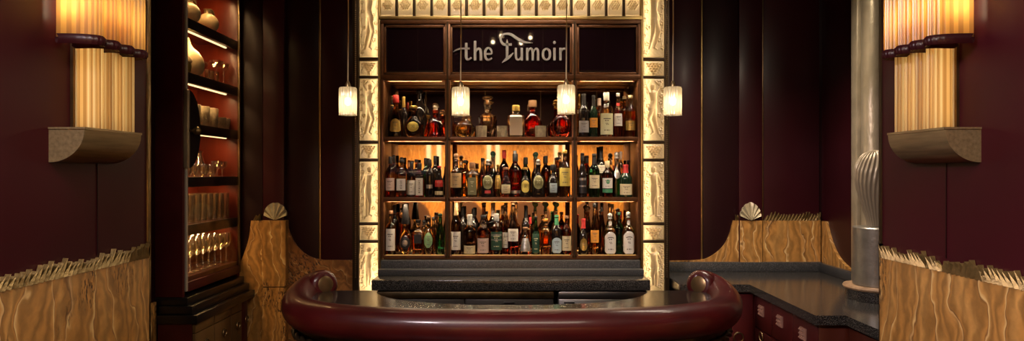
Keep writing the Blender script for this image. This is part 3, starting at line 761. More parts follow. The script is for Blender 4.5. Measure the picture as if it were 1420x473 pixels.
def make_bottle(name, label, cat, X, Y, Z, kind, R, H, glass, liquid, cap, capcol, labs=(), group=None, fill=.6, sy=1., capscale=1.):
    t = thing(name, label, cat, (X, Y, Z), group)
    ex = EXP.get(kind, 2.)
    seg = 28
    caph = {'cork': .08, 'tall': .17, 'foil': .26, 'ball': .12, 'disc': .16, 'crystal': .2, 'short': .06, 'none': 0, 'cone': .42}[cap] * H
    GH = H - {'cork': caph * .55, 'ball': caph * .9, 'disc': caph, 'crystal': caph}.get(cap, .004)
    if cap == 'cone': GH = H * .72
    prof = [(r * R, z * GH) for r, z in PROF[kind]]
    # fine resample so the fill line is crisp
    fz = fill * GH
    pr = []
    for a, b in zip(prof[:-1], prof[1:]):
        pr.append(a)
        if a[1] < fz < b[1]:
            q = (fz - a[1]) / (b[1] - a[1]); pr.append((a[0] + (b[0] - a[0]) * q, fz))
    pr.append(prof[-1])
    if ex != 2: pr = [(r * (.92 if z < .68 * GH else .92), z) for r, z in pr]
    MB().lathe(pr, (X, Y, Z), seg, ex, sy, split=fz).build('glass_body', ['g_' + glass, 'g_' + liquid], t, 50)
    nr = R * .42 * capscale
    zc = Z + GH
    if cap == 'cork':
        c = [(.001, -.01), (nr * .7, -.01), (nr * .72, 0), (nr * 1.05, .001), (nr * 1.08, caph * .5), (nr * .95, caph * .56), (.001, caph * .57)]
    elif cap == 'short':
        c = [(nr * 1.0, -caph), (nr * 1.05, -caph * .9), (nr * 1.05, 0), (nr * .95, .003), (.001, .004)]
    elif cap == 'tall':
        c = [(nr * 1.02, -caph), (nr * 1.06, -caph * .97), (nr * 1.02, -.002), (nr * .92, .003), (.001, .004)]
    elif cap == 'foil':
        c = [(nr * 1.12, -caph), (nr * .98, -caph * .75), (nr * .95, -.12 * caph), (nr * 1.08, -.10 * caph), (nr * 1.08, -.01), (nr * .95, .003), (.001, .004)]
    elif cap == 'ball':
        rb = caph * .5
        c = [(.001, -.006), (nr * .8, -.005), (nr * .8, .003)] + [(max(.001, rb * sin(a)), .004 + rb - rb * cos(a)) for a in [pi * (.2 + .8 * i / 8) for i in range(9)]]
    elif cap == 'disc':
        rb = R * .62
        c = [(.001, -.008), (nr * .6, -.008), (nr * .55, caph * .25), (nr * .5, caph * .4), (rb * .8, caph * .55), (rb, caph * .75), (rb * .85, caph * .92), (rb * .4, caph), (.001, caph)]
    elif cap == 'crystal':
        rb = R * .45
        c = [(.001, -.008), (nr * .6, -.008), (nr * .6, caph * .1), (rb * .5, caph * .2), (rb, caph * .45), (rb * .75, caph * .65), (rb * .9, caph * .8), (rb * .35, caph), (.001, caph)]
    elif cap == 'cone':
        hh = H - GH * .84
        c = [(R * .62, 0 - GH * .16), (R * .64, -GH * .15), (R * .34, hh - GH * .16 - .004), (R * .28, hh - GH * .16), (.001, hh - GH * .16)]
    else: c = None
    if c: MB().lathe(c, (X, Y, zc), 8 if cap in ('crystal',) else 20).build('cap' if cap in ('short', 'tall', 'foil', 'cone') else 'stopper', capcol, t, 40)
    for (col, va, vb, shape, ang) in labs:
        za = PZ(vb, Y); zb_ = PZ(va, Y)
        za = max(za, Z + .006)
        hgt = zb_ - za; zm = (za + zb_) / 2
        am = radians(ang)
        nu, nv = 20, 22
        def fn(a, b):
            f = 2 * a - 1; th = -pi / 2 + f * am
            g = 2 * b - 1
            if shape in ('oval', 'round'):
                zz = zm + hgt / 2 * g * sqrt(max(0, 1 - f * f))
            elif shape == 'arch':
                topz = zb_ - hgt * .22 * f * f; botz = za + hgt * .10 * max(0, abs(f) - .6) / .4
                zz = botz + (topz - botz) * b
            elif shape == 'drop':
                wv = sin(pi * min(1, max(0, b * .92 + .04))) ** .7
                th = -pi / 2 + f * am * wv; zz = za + hgt * b
            else: zz = za + hgt * b
            r = prof_r(kind, (zz - Z) / GH) * R * 1.012 + .0006
            if ex != 2: r *= .92
            ca, sa = cos(th), sin(th)
            q = 1. if ex == 2 else (abs(ca) ** ex + abs(sa) ** ex) ** (-1 / ex)
            return (X + r * q * ca, Y + r * q * sa * sy, zz)
        def mf(i, j):
            if shape == 'plain' or col == 'black': return 0
            if shape in ('oval', 'round'):
                return 1 if ((i in (2, 17) and 3 < j < 18) or (7 <= i <= 12 and j in (9, 11, 13) and (i * 3 + j) % 4)) else 0
            if shape == 'marks':
                return 1 if (7 <= i <= 12 and j in (3, 4, 6, 8, 9, 11, 13, 15, 16, 18) and (i * 5 + j * 3) % 4) else 0
            return 1 if (j == 16 and 5 <= i <= 14) or (j == 14 and 7 <= i <= 12 and i % 3) or (j in (10, 11) and 8 <= i <= 11 and (i + j) % 2) or (j == 4 and 6 <= i <= 13 and i % 4) else 0
        MB().grid(nu, nv, fn, mf).build('label', ['c_' + col, 'print' if col not in ('olive', 'dgreen', 'green') else 'c_pale'], t, 180)
    return t

ROWY = {'f': 4.560, 'm': 4.640, 'b': 4.722}
SHN = ['upper bottle shelf', 'middle bottle shelf', 'lowest bottle shelf']
def B(sh, u, row, kind, w, topv, glass, liquid, cap, capcol, labs, phrase, name='liquor_bottle', cat='bottle', fill=.62, sy=1., capscale=1., dy=0.):
    Y = ROWY[row] + dy; R = w / 2 / F * Y
    Z = SHZ[sh] + .0012
    H = PZ(topv, Y) - Z
    make_bottle(name, phrase, cat, PX(u, Y), Y, Z, kind, R, H, glass, liquid, cap, capcol, labs, {0: 'bottles and decanters on the upper bottle shelf', 1: 'bottles on the middle bottle shelf', 2: 'bottles on the lowest bottle shelf'}[sh] if cat == 'bottle' else None, fill, sy, capscale)
R_ = 'rect'
# upper shelf, first bay
B(0, 544, 'm', 'slim', 11, 133, 'dark', 'dark', 'foil', 'c_gold', [], 'slim dark bottle with gold neck foil at the post end of the upper shelf')
B(0, 549, 'f', 'cone', 20, 132, 'amber', 'brown', 'tall', 'c_red', [('gold', 165, 183, 'arch', 50)], 'flared amber bottle with a tall red cap on the upper shelf', sy=.7)
B(0, 560, 'm', 'wine', 11, 134, 'dark', 'dark', 'foil', 'c_gold', [], 'dark bottle with gold foil behind the red capped bottle, upper shelf')
B(0, 573.5, 'f', 'globe', 25, 147, 'brown', 'brown', 'short', 'c_gold', [('yellow', 169, 183, 'round', 38)], 'round brandy flask with a gold medallion on the upper shelf', sy=.62)
B(0, 582, 'b', 'wine', 21, 125, 'dark', 'dark', 'short', 'c_black', [], 'large black bottle behind the medallion flask on the upper shelf')
B(0, 604, 'f', 'bell', 24, 143, 'red', 'red', 'crystal', 'g_crystal', [], 'dark red decanter with ornate crystal stopper beside the black bottle, upper shelf', sy=.7)
B(0, 594, 'm', 'cone', 13, 160, 'gold', 'amber', 'cork', 'c_gold', [], 'little amber flask between the black bottle and red decanter', sy=.8)
# upper shelf, middle bay
B(0, 644, 'f', 'globe', 28, 150, 'crystal', 'gold', 'ball', 'g_crystal', [], 'wide faceted golden decanter behind the second hanging lamp', 'decanter', 'decanter', .7, .75)
B(0, 675.7, 'm', 'trap', 25, 133, 'clear', 'brown', 'disc', 'g_crystal', [], 'clear crystal decanter with a flat disc stopper, half full', 'decanter', 'decanter', .33, .75)
B(0, 715.5, 'f', 'square', 26, 146, 'crystal', 'crystal', 'tall', 'c_gold', [('silver', 160, 188, 'plain', 36)], 'square frosted crystal bottle with a gold cap, middle of the upper shelf', sy=.7)
B(0, 738.5, 'm', 'globe', 27, 139, 'red', 'red', 'tall', 'c_wood', [], 'dark red fan shaped bottle behind the square crystal bottle', sy=.55)
B(0, 778, 'f', 'globe', 29, 128, 'red', 'red', 'crystal', 'c_gold', [], 'round red decanter with a long gilt neck behind the third hanging lamp', 'decanter', 'decanter', .62, .7)
B(0, 632, 'b', 'slim', 10, 150, 'brown', 'brown', 'short', 'c_gold', [], 'slim brown bottle by the post behind the faceted golden decanter')
# upper shelf, last bay
B(0, 809.5, 'f', 'wine', 15, 130, 'dark', 'dark', 'foil', 'c_black', [('grey', 168, 184, R_, 62)], 'black wine bottle with a grey label on the upper shelf')
B(0, 823, 'f', 'wine', 12, 132, 'dkgreen', 'dkgreen', 'foil', 'c_black', [('orange', 164, 177, R_, 62)], 'black bottle with an orange label on the upper shelf')
B(0, 831, 'b', 'whisky', 12, 136, 'amber', 'amber', 'tall', 'c_pink', [], 'amber bottle with pinkish cap behind the orange labelled bottle')
B(0, 840.8, 'f', 'whisky', 18.5, 128, 'clear', 'pale', 'tall', 'c_white', [('pale', 158, 187, R_, 64)], 'big clear bottle with a large pale yellow label, upper shelf')
B(0, 857, 'f', 'slim', 12, 129, 'clear', 'red', 'short', 'c_white', [('white', 158, 175, R_, 64), ('red', 143, 147, 'plain', 60)], 'clear bottle of red liquor with white label and red neck band')
B(0, 866, 'b', 'whisky', 12, 133, 'amber', 'amber', 'short', 'c_cream', [], 'amber bottle half hidden behind the gold labelled one, upper shelf')
B(0, 874.2, 'f', 'whisky', 15, 132, 'clear', 'amber', 'short', 'c_cream', [('gold', 168, 181, R_, 64)], 'amber bottle with a broad gold label at the end of the upper shelf')
B(0, 803.5, 'b', 'slim', 8, 130, 'gold', 'gold', 'foil', 'c_gold', [], 'gold necked slim bottle by the post behind the grey labelled wine')
# middle shelf, first bay
B(1, 541.5, 'f', 'whisky', 13.5, 217, 'brown', 'amber', 'tall', 'c_black', [('pink', 247, 264, R_, 62)], 'whisky bottle with a pinkish square label on the middle shelf')
B(1, 557, 'f', 'square', 16, 221, 'amber', 'amber', 'short', 'c_black', [('white', 248, 264, 'marks', 40)], 'square whisky bottle with a white marked label on the middle shelf', sy=.75)
B(1, 571, 'm', 'whisky', 12, 224, 'brown', 'brown', 'tall', 'c_black', [('white', 250, 270, R_, 55)], 'dark bottle with a white label behind the tall marked label')
B(1, 582, 'f', 'square', 13.5, 226, 'red', 'red', 'tall', 'c_black', [('white', 247, 271, 'marks', 38)], 'dark red square bottle with a tall white label of black brush marks', sy=.8)
B(1, 596, 'f', 'whisky', 13, 221, 'dark', 'dark', 'tall', 'c_black', [('silver', 256, 261, 'plain', 40)], 'black bottle with a thin silver band on the middle shelf')
B(1, 609, 'f', 'slim', 12.5, 230, 'dark', 'dark', 'short', 'c_red', [('red', 250, 259, R_, 60), ('cream', 265, 270, 'plain', 60)], 'dark bottle with red and cream label bands next to the post')
B(1, 546.5, 'b', 'whisky', 10, 215, 'brown', 'brown', 'tall', 'c_black', [], 'black capped bottle by the post behind the pinkish label, middle shelf')
B(1, 557, 'b', 'whisky', 10, 218, 'brown', 'brown', 'tall', 'c_black', [], 'black capped bottle behind the square marked whisky, middle shelf')
B(1, 567.3, 'b', 'slim', 9, 222, 'amber', 'amber', 'tall', 'c_wood', [], 'amber bottle with wooden cap in back row, middle shelf')
B(1, 577.5, 'b', 'whisky', 12, 221, 'brown', 'brown', 'short', 'c_black', [], 'brown bottle in the back row behind the brush marked label')
B(1, 590.5, 'b', 'whisky', 12, 219, 'green', 'green', 'tall', 'c_black', [], 'green shouldered bottle in the back row behind the black bottle')
B(1, 603.5, 'b', 'whisky', 12, 216, 'dark', 'dark', 'tall', 'c_black', [], 'tall black bottle in the back row behind the red banded one')
# middle shelf, middle bay
B(1, 632.5, 'f', 'whisky', 16, 214, 'crystal', 'brown', 'ball', 'c_wood', [('tan', 240, 260, R_, 66)], 'textured bottle with a broad tan label beside the post')
B(1, 655, 'f', 'square', 20, 225, 'clear', 'pale', 'tall', 'c_wood', [('olive', 246, 270, R_, 32)], 'square clear bottle with a dark label and wooden cap', sy=.7)
B(1, 676.5, 'f', 'bell', 20, 222, 'brown', 'dark', 'ball', 'c_silver', [('olive', 243, 262, 'oval', 54), ('red', 264, 268, 'plain', 25)], 'dark bottle with an oval olive label and a red seal below', sy=.8)
B(1, 690.5, 'f', 'slim', 9, 228, 'gold', 'gold', 'short', 'c_gold', [('gold', 243, 262, R_, 60)], 'narrow golden bottle between the oval label and the cream label')
B(1, 701.5, 'f', 'globe', 16, 232, 'red', 'red', 'short', 'c_wood', [('cream', 256, 268, R_, 50)], 'squat dark red bottle with a cream label on the middle shelf', sy=.8)
B(1, 714.5, 'm', 'whisky', 18, 213, 'red', 'red', 'tall', 'c_black', [('silver', 264, 268, 'plain', 55)], 'tall red bottle behind the squat cream labelled bottle')
B(1, 728.5, 'f', 'bell', 15, 232, 'dark', 'dark', 'short', 'c_gold', [('yellow', 250, 267, 'oval', 55)], 'dark bottle with an oval yellow label on the middle shelf', sy=.85)
B(1, 746.5, 'f', 'bell', 20, 222, 'dark', 'dark', 'ball', 'c_silver', [('olive', 243, 262, 'oval', 54)], 'dark bottle with a large oval olive label and no red seal', sy=.8)
B(1, 767, 'f', 'globe', 18, 228, 'dark', 'dark', 'tall', 'c_black', [('blue', 254, 267, R_, 34)], 'round shouldered dark bottle with a small pale square label')
B(1, 783, 'f', 'whisky', 15.5, 208, 'crystal', 'gold', 'short', 'c_gold', [('yellow', 233, 258, R_, 64)], 'tall clear bottle with a long yellow label beside the post')
B(1, 645, 'b', 'whisky', 12, 222, 'amber', 'amber', 'short', 'c_black', [], 'amber bottle in the back row beside the textured tan labelled one')
B(1, 669, 'b', 'slim', 11, 219, 'clear', 'amber', 'short', 'c_black', [], 'slim amber bottle in the back row beside the oval olive label')
B(1, 683.5, 'b', 'bell', 14, 211, 'crystal', 'green', 'ball', 'c_dgreen', [], 'green stoppered cut bottle standing in the back row of the middle shelf')
B(1, 699, 'b', 'whisky', 13, 208, 'brown', 'brown', 'tall', 'c_red', [], 'brown bottle with a red cap behind the squat cream label')
B(1, 714, 'b', 'whisky', 12, 209, 'brown', 'brown', 'tall', 'c_silver', [], 'silver capped bottle behind the tall red bottle')
B(1, 729, 'b', 'whisky', 14, 218, 'green', 'green', 'tall', 'c_black', [], 'green bottle in the back row behind the yellow oval label')
B(1, 743, 'b', 'bell', 14, 212, 'crystal', 'gold', 'ball', 'c_dgreen', [], 'cut glass bottle behind the large olive oval without red seal')
B(1, 757, 'b', 'whisky', 12, 216, 'brown', 'brown', 'tall', 'c_black', [], 'brown bottle in the back row behind the small pale square label')
B(1, 773, 'b', 'slim', 11, 218, 'amber', 'amber', 'short', 'c_black', [], 'slim amber bottle behind the long yellow label, middle shelf')
# middle shelf, last bay
B(1, 807.5, 'f', 'slim', 12.5, 212, 'dark', 'dark', 'tall', 'c_black', [('black', 246, 268, R_, 62), ('silver', 247, 250, 'plain', 45), ('silver', 257, 259, 'plain', 45)], 'slender black bottle with silver lettered bands by the post')
B(1, 824, 'f', 'whisky', 15, 213, 'green', 'green', 'foil', 'c_black', [('cream', 243, 261, R_, 64)], 'green whiskey bottle with a cream label and black foil')
B(1, 842, 'f', 'whisky', 15, 223, 'clear', 'red', 'tall', 'c_cream', [('white', 247, 261, R_, 64), ('green', 249, 255, 'round', 20), ('green', 262, 267, 'plain', 64)], 'red liquor bottle with a white label and green seal')
B(1, 867.5, 'f', 'wine', 18, 228, 'dkgreen', 'dkgreen', 'foil', 'c_red', [('cream', 255, 270, R_, 64)], 'dark green bottle with red foil and a wide cream label')
B(1, 855, 'm', 'bell', 18, 212, 'crystal', 'green', 'ball', 'c_silver', [('silver', 230, 248, 'drop', 35)], 'green bottle with a silver shield behind the red foiled bottle', sy=.7)
B(1, 814, 'b', 'slim', 11, 216, 'red', 'brown', 'tall', 'c_black', [], 'reddish slim bottle in the back row behind the black lettered one')
B(1, 833.5, 'b', 'wine', 14, 203, 'dark', 'dark', 'foil', 'c_black', [('white', 229, 240, R_, 55)], 'tall dark bottle with white label behind the green whiskey bottle')
B(1, 861, 'b', 'whisky', 10, 210, 'clear', 'pink', 'tall', 'c_pink', [], 'clear bottle with pink cap behind the red foiled bottle')
B(1, 871, 'b', 'slim', 9, 222, 'dark', 'dark', 'short', 'c_black', [], 'thin black bottle at the end post of the middle shelf')
# lowest shelf, first bay
B(2, 542, 'f', 'whisky', 14, 292, 'clear', 'amber', 'short', 'c_wood', [('white', 317, 347, R_, 60)], 'amber bottle with a tall white label next to the end post')
B(2, 562.5, 'f', 'globe', 19, 283, 'gold', 'gold', 'cone', 'c_black', [('black', 328, 345, 'round', 50), ('silver', 332, 341, 'round', 24)], 'round golden tequila bottle under a tall black cone cap', sy=.8)
B(2, 580, 'f', 'square', 18, 305, 'clear', 'orange', 'cork', 'c_black', [('black', 325, 337, R_, 32)], 'square amber tequila bottle with a dark label', sy=.75)
B(2, 594.5, 'f', 'slim', 14, 300, 'clear', 'pale', 'cork', 'c_wood', [('ltgreen', 322, 343, 'drop', 55)], 'clear bottle with a green leaf shaped label, lowest shelf')
B(2, 610.5, 'f', 'slim', 12.5, 296, 'green', 'green', 'short', 'c_dgreen', [], 'plain bright green bottle next to the post, lowest shelf')
B(2, 547.5, 'b', 'whisky', 12, 284, 'brown', 'brown', 'tall', 'c_black', [], 'brown bottle in the back row behind the tall white label')
B(2, 560, 'b', 'whisky', 12, 283, 'brown', 'amber', 'tall', 'c_black', [], 'amber bottle with black cap behind the cone capped tequila')
B(2, 588, 'b', 'globe', 15, 306, 'crystal', 'brown', 'ball', 'c_black', [], 'rounded brown bottle behind the square tequila bottle')
B(2, 601, 'b', 'slim', 10, 301, 'clear', 'gold', 'cork', 'c_silver', [], 'slim golden bottle behind the green leaf labelled one')
# lowest shelf, middle bay
B(2, 632.5, 'f', 'wine', 14, 279, 'clear', 'brown', 'foil', 'c_tan', [('white', 321, 346, R_, 62)], 'wine bottle with long white label and tan foil by the post')
B(2, 651.5, 'f', 'wine', 17, 297, 'clear', 'brown', 'foil', 'c_grey', [('cream', 340, 351, R_, 62)], 'clear shouldered bottle with a low cream label on the lowest shelf')
B(2, 670, 'f', 'whisky', 17, 298, 'clear', 'pink', 'short', 'c_black', [('pink', 330, 350, R_, 62)], 'pale pink bottle with a wide pinkish label')
B(2, 688.5, 'f', 'whisky', 16.5, 296, 'clear', 'brown', 'tall', 'c_grey', [('dgreen', 321, 346, R_, 64), ('silver', 324, 327, 'plain', 60), ('silver', 331, 333, 'plain', 60)], 'brown bottle with silver bands on a dark label')
B(2, 701, 'm', 'slim', 12, 284, 'clear', 'amber', 'cork', 'c_wood', [('white', 322, 343, R_, 55)], 'slim corked bottle with narrow white label, set behind the silver banded one')
B(2, 711.5, 'f', 'slim', 15, 278, 'clear', 'red', 'short', 'c_wood', [('white', 317, 334, R_, 62)], 'clear bottle with white label above deep red liquor', fill=.34)
B(2, 728.5, 'f', 'cone', 18, 315, 'clear', 'pink', 'short', 'c_wood', [('silver', 330, 348, R_, 50)], 'low conical clear bottle with a silver label', fill=.35)
B(2, 743, 'f', 'slim', 11, 300, 'green', 'dkgreen', 'short', 'c_black', [('dgreen', 324, 350, R_, 60)], 'narrow dark green bottle beside the low conical one')
B(2, 757, 'f', 'whisky', 15, 303, 'clear', 'orange', 'short', 'c_orange', [], 'bright orange liqueur bottle without label on the lowest shelf')
B(2, 771.8, 'f', 'whisky', 14.5, 298, 'dark', 'dark', 'foil', 'c_green', [('blue', 329, 350, 'arch', 60)], 'dark bottle with pale blue arched label and green neck')
B(2, 785.5, 'f', 'whisky', 13.5, 299, 'brown', 'red', 'short', 'c_wood', [('cream', 327, 347, R_, 62)], 'red brown bottle with cream label beside the post, lowest shelf')
B(2, 642, 'b', 'wine', 13, 287, 'dark', 'dark', 'tall', 'c_black', [], 'black bottle in the back row beside the long white label')
B(2, 657, 'b', 'wine', 13, 289, 'dark', 'dark', 'tall', 'c_black', [], 'black bottle in the back row behind the low cream label')
B(2, 670.5, 'b', 'wine', 13, 282, 'brown', 'brown', 'cork', 'c_wood', [], 'brown corked bottle in the back row behind the pinkish label')
B(2, 683.5, 'b', 'wine', 13, 282, 'brown', 'brown', 'foil', 'c_pink', [], 'brown bottle with pink foil in the back row of the lowest shelf')
B(2, 697, 'b', 'whisky', 12, 286, 'amber', 'amber', 'tall', 'c_wood', [], 'amber bottle with wooden cap behind the slim corked bottle')
B(2, 715.5, 'b', 'trap', 13, 280, 'crystal', 'amber', 'crystal', 'g_crystal', [], 'cut glass stoppered bottle behind the deep red liquor')
B(2, 729.5, 'b', 'wine', 12, 286, 'dark', 'dark', 'foil', 'c_black', [], 'tall black bottle behind the low conical one')
B(2, 742.5, 'b', 'globe', 13, 281, 'crystal', 'pale', 'disc', 'c_ltgreen', [], 'clear flask with a flat green stopper above the narrow green bottle')
B(2, 757, 'b', 'globe', 13, 281, 'crystal', 'pale', 'disc', 'c_ltgreen', [], 'clear flask with a flat green stopper behind the orange liqueur')
B(2, 771.5, 'b', 'globe', 13, 281, 'crystal', 'pale', 'disc', 'c_ltgreen', [], 'clear flask with a flat green stopper behind the pale blue label')
B(2, 735.5, 'm', 'whisky', 9, 301, 'amber', 'amber', 'tall', 'c_red', [], 'small amber bottle with a red cap behind the low conical one')
# lowest shelf, last bay
B(2, 809, 'f', 'bell', 14, 303, 'dark', 'dark', 'foil', 'c_red', [('gold', 330, 347, 'oval', 50)], 'dark bottle with red foil and an oval gold label')
B(2, 824.5, 'f', 'slim', 12, 281.5, 'clear', 'amber', 'short', 'c_black', [('orange', 319, 336, R_, 62)], 'tall slim amber bottle with an orange label')
B(2, 834.5, 'm', 'slim', 10, 281, 'brown', 'brown', 'tall', 'c_black', [], 'thin brown bottle without label next to the orange label')
B(2, 845.8, 'f', 'whisky', 17, 297, 'clear', 'pale', 'ball', 'c_grey', [('white', 321, 351, 'arch', 60), ('white', 306, 313, 'round', 45)], 'pale liqueur bottle with arched white label beside the thin brown bottle')
B(2, 871.3, 'f', 'whisky', 17, 295, 'clear', 'pale', 'ball', 'c_grey', [('white', 320, 351, 'arch', 60), ('white', 305, 312, 'round', 45)], 'pale liqueur bottle with arched white label near the end post')
B(2, 858.5, 'm', 'wine', 13, 294, 'green', 'green', 'short', 'c_dgreen', [], 'bright green bottle between the two arched white labels')
B(2, 849, 'b', 'slim', 10, 283, 'clear', 'gold', 'short', 'c_silver', [], 'golden bottle with silver cap behind the thin brown bottle side pale liqueur')
B(2, 861, 'b', 'whisky', 8, 293, 'amber', 'amber', 'tall', 'c_red', [], 'red capped amber bottle behind the bright green one')
B(2, 870.5, 'b', 'whisky', 9, 293, 'amber', 'amber', 'tall', 'c_red', [], 'red capped amber bottle in the corner of the lowest shelf')
B(2, 815, 'b', 'slim', 11, 287, 'brown', 'brown', 'ball', 'c_wood', [], 'brown bottle with a wooden ball stopper behind the oval gold label')

# cut glass tumblers on the upper shelf
def tumbler_mb(R, H, c=(0, 0, 0), ribs=0):
    return MB().lathe([(.001, 0), (R * .92, 0), (R * .95, .004), (R, H), (R * .93, H), (R * .86, .012), (.001, .012)], c, 32, rib=ribs, ribamp=.03 if ribs else 0)
tproto = None
for u, lab in ((667.5, 'cut glass tumbler in front of the disc stoppered decanter'), (696.5, 'cut glass tumbler beside the square crystal bottle, nearer the disc stoppered decanter'), (749.5, 'cut glass tumbler between the square crystal bottle and round red decanter')):
    Y = 4.545
    if tproto is None:
        tproto = thing('tumbler', lab, 'glass', (PX(u, Y), Y, SHZ[0] + .0012), 'cut glass tumblers on the upper bottle shelf')
        tumbler_mb(.038, .078, (PX(u, Y), Y, SHZ[0] + .0012), 12).build('bowl', 'frost', tproto, 50)
    else: copy_tree(tproto, (PX(u, Y), Y, SHZ[0] + .0012), lab)

# ------------------------------------------------------------------ back bar base and worktop
wk = thing('back_counter', 'dark granite back counter with thick front edge below the bottle shelves', 'counter', (0, 4.4, .90))
MB().box(PX(515, 4.22), PX(902, 4.22), 4.22, 4.46, .905, .972, .004).build('worktop', 'granite', wk)
MB().box(PX(524, 4.40), PX(893, 4.40), 4.40, 4.47, .972, 1.015, .003).build('step', 'granite_grey', wk)
MB().box(PX(528, 4.455), PX(888, 4.455), 4.455, 4.80, .905, SHZ[2] - .029, .003).build('riser', 'granite_grey', wk)
MB().box(PX(532, 4.46), PX(884, 4.46), 4.42, 4.80, 0.0, .904).build('carcass', 'ebony', wk)
for ua, ub, mat, lab in ((521, 768, 'bronze', 'long brown metal fronted fridge under the back counter'), (774, 900, 'steel', 'shorter steel fronted fridge under the back counter')):
    f = thing('bar_fridge', lab, 'fridge', (PX((ua + ub) / 2, 4.26), 4.3, 0), 'fridges under the back counter')
    x0, x1 = PX(ua, 4.26), PX(ub, 4.26)
    MB().box(x0, x1, 4.28, 4.418, 0, .90, .003).build('body', 'fridge_dark', f)
    MB().box(x0, x1, 4.245, 4.28, .848, .895, .006).build('top_band', mat, f)
    n = 2 if mat == 'bronze' else 1
    for k in range(n):
        a = x0 + (x1 - x0) * k / n; b = x0 + (x1 - x0) * (k + 1) / n
        d = MB().box(a + .004, b - .004, 4.25, 4.28, .12, .842, .004).build('door', 'fridge_dark' if n == 2 else 'steel', f)
        hx = a + (b - a) * (.5 if n == 2 else .12)
        MB().box(hx - .035, hx + .035, 4.236, 4.25, .815, .828, .003).build('handle', 'ebony', d)

# ------------------------------------------------------------------ front bar
bar = thing('bar_counter', 'horseshoe bar with padded maroon leather rail and dark polished top', 'bar', (0, 3.0, 0))
half = [(-1.035, 3.560, 1.058), (-1.075, 3.600, 1.046), (-1.118, 3.575, 1.026), (-1.128, 3.48, 1.008), (-1.10, 3.33, .994), (-1.02, 3.165, .986), (-.88, 3.035, .985), (-.66, 2.945, .985), (-.40, 2.895, .985), (-.13, 2.875, .985)]
path = half + [(-x, y, z) for x, y, z in reversed(half)]
path = smooth_curve(path, 8)
RR = .080
rail = MB()
def capd(p, d, r, sgn):
    return None
n = len(path)
# domed ends: extra rings shrinking
P = [Vector(p) for p in path]
d0 = (P[0] - P[1]).normalized(); d1 = (P[-1] - P[-2]).normalized()
dome = [(.985, .12), (.94, .27), (.86, .40), (.76, .50), (.68, .54), (.60, .53), (.3, .53), (.02, .53)]
pre = [P[0] + d0 * RR * .75 * s_ for c_, s_ in reversed(dome)]; prer = [max(.002, RR * c_) for c_, s_ in reversed(dome)]
post = [P[-1] + d1 * RR * .75 * s_ for c_, s_ in dome]; postr = [max(.002, RR * c_) for c_, s_ in dome]
rail.tube(pre + P + post, prer + [RR] * n + postr, 28)
rl = rail.build('rail', 'leather', bar, 180)
for p, d in ((P[0], d0), (P[-1], d1)):
    seat = [p + d * RR * .55, p + d * RR * .775]
    MB().tube([p + d * RR * .30, p + d * RR * .40, p + d * RR * .45, p + d * RR * .46], [RR * .60, RR * .56, RR * .4, RR * .05], 28).build('end_button', 'end_cap', rl)
# bar top between rail and inner edge
inner = []
for i, p in enumerate(P):
    t = (P[min(i + 1, n - 1)] - P[max(i - 1, 0)]); t.z = 0; t.normalize()
    nrm = Vector((-t.y, t.x, 0))
    inner.append(nrm)
sel = [i for i, p in enumerate(P) if 22 <= i <= n - 23]
out_ = [(P[i].x + inner[i].x * .02, P[i].y + inner[i].y * .02) for i in sel]
inn_ = [(P[i].x * .70 / 1.0, P[i].y + (.30 if abs(P[i].x) < .9 else .30)) for i in sel]
inn_ = [(max(-.735, min(.735, x * 1.0)), min(3.56, max(y, 3.17))) for x, y in inn_]
out_[0] = (out_[0][0], 3.56); out_[-1] = (out_[-1][0], 3.56); inn_[0] = (inn_[0][0], 3.56); inn_[-1] = (inn_[-1][0], 3.56)
k = len(out_); mb = MB()
zt_, zl_ = 1.025, .985
vs = [(x, y, zt_) for x, y in out_] + [(x, y, zt_) for x, y in inn_] + [(x, y, zl_) for x, y in out_] + [(x, y, zl_) for x, y in inn_]
fs = []
for i in range(k - 1):
    fs += [(i, i + 1, k + i + 1, k + i), (2 * k + i, 3 * k + i, 3 * k + i + 1, 2 * k + i + 1), (k + i, k + i + 1, 3 * k + i + 1, 3 * k + i), (i, 2 * k + i, 2 * k + i + 1, i + 1)]
fs += [(0, k, 3 * k, 2 * k), (k - 1, 3 * k - 1, 4 * k - 1, 2 * k - 1)]
mb.add(vs, fs).build('bar_top', 'bar_top', bar, 30)
def offset_wall(off0, off1, z0, z1, name, mat):
    a = [(P[i].x + inner[i].x * off0, P[i].y + inner[i].y * off0) for i in sel]; b = [(P[i].x + inner[i].x * off1, P[i].y + inner[i].y * off1) for i in sel]
    mb = MB(); k = len(a)
    vs = [(x, y, z1) for x, y in a] + [(x, y, z1) for x, y in b] + [(x, y, z0) for x, y in a] + [(x, y, z0) for x, y in b]
    fs = []
    for i in range(k - 1):
        fs += [(i, i + 1, k + i + 1, k + i), (2 * k + i, 3 * k + i, 3 * k + i + 1, 2 * k + i + 1), (k + i, k + i + 1, 3 * k + i + 1, 3 * k + i), (i, 2 * k + i, 2 * k + i + 1, i + 1)]
    fs += [(0, k, 3 * k, 2 * k), (k - 1, 3 * k - 1, 4 * k - 1, 2 * k - 1)]
    return mb.add(vs, fs).build(name, mat, bar, 30)
offset_wall(.0, .06, 0.12, .97, 'front_panel', 'ebony')
offset_wall(-.01, .055, 0, .12, 'plinth', 'dark_bronze')
# rope moulding under the rail
rope = MB()
for strand in range(2):
    pts = []
    for j, i in enumerate(sel):
        ph = j * .9 + strand * pi
        q = P[i] + inner[i] * (-.012 + .010 * cos(ph))
        pts.append((q.x, q.y, .862 + .010 * sin(ph)))
    rope.tube(pts, .011, 8)
rope.build('rope_moulding', 'dark_bronze', bar, 60)

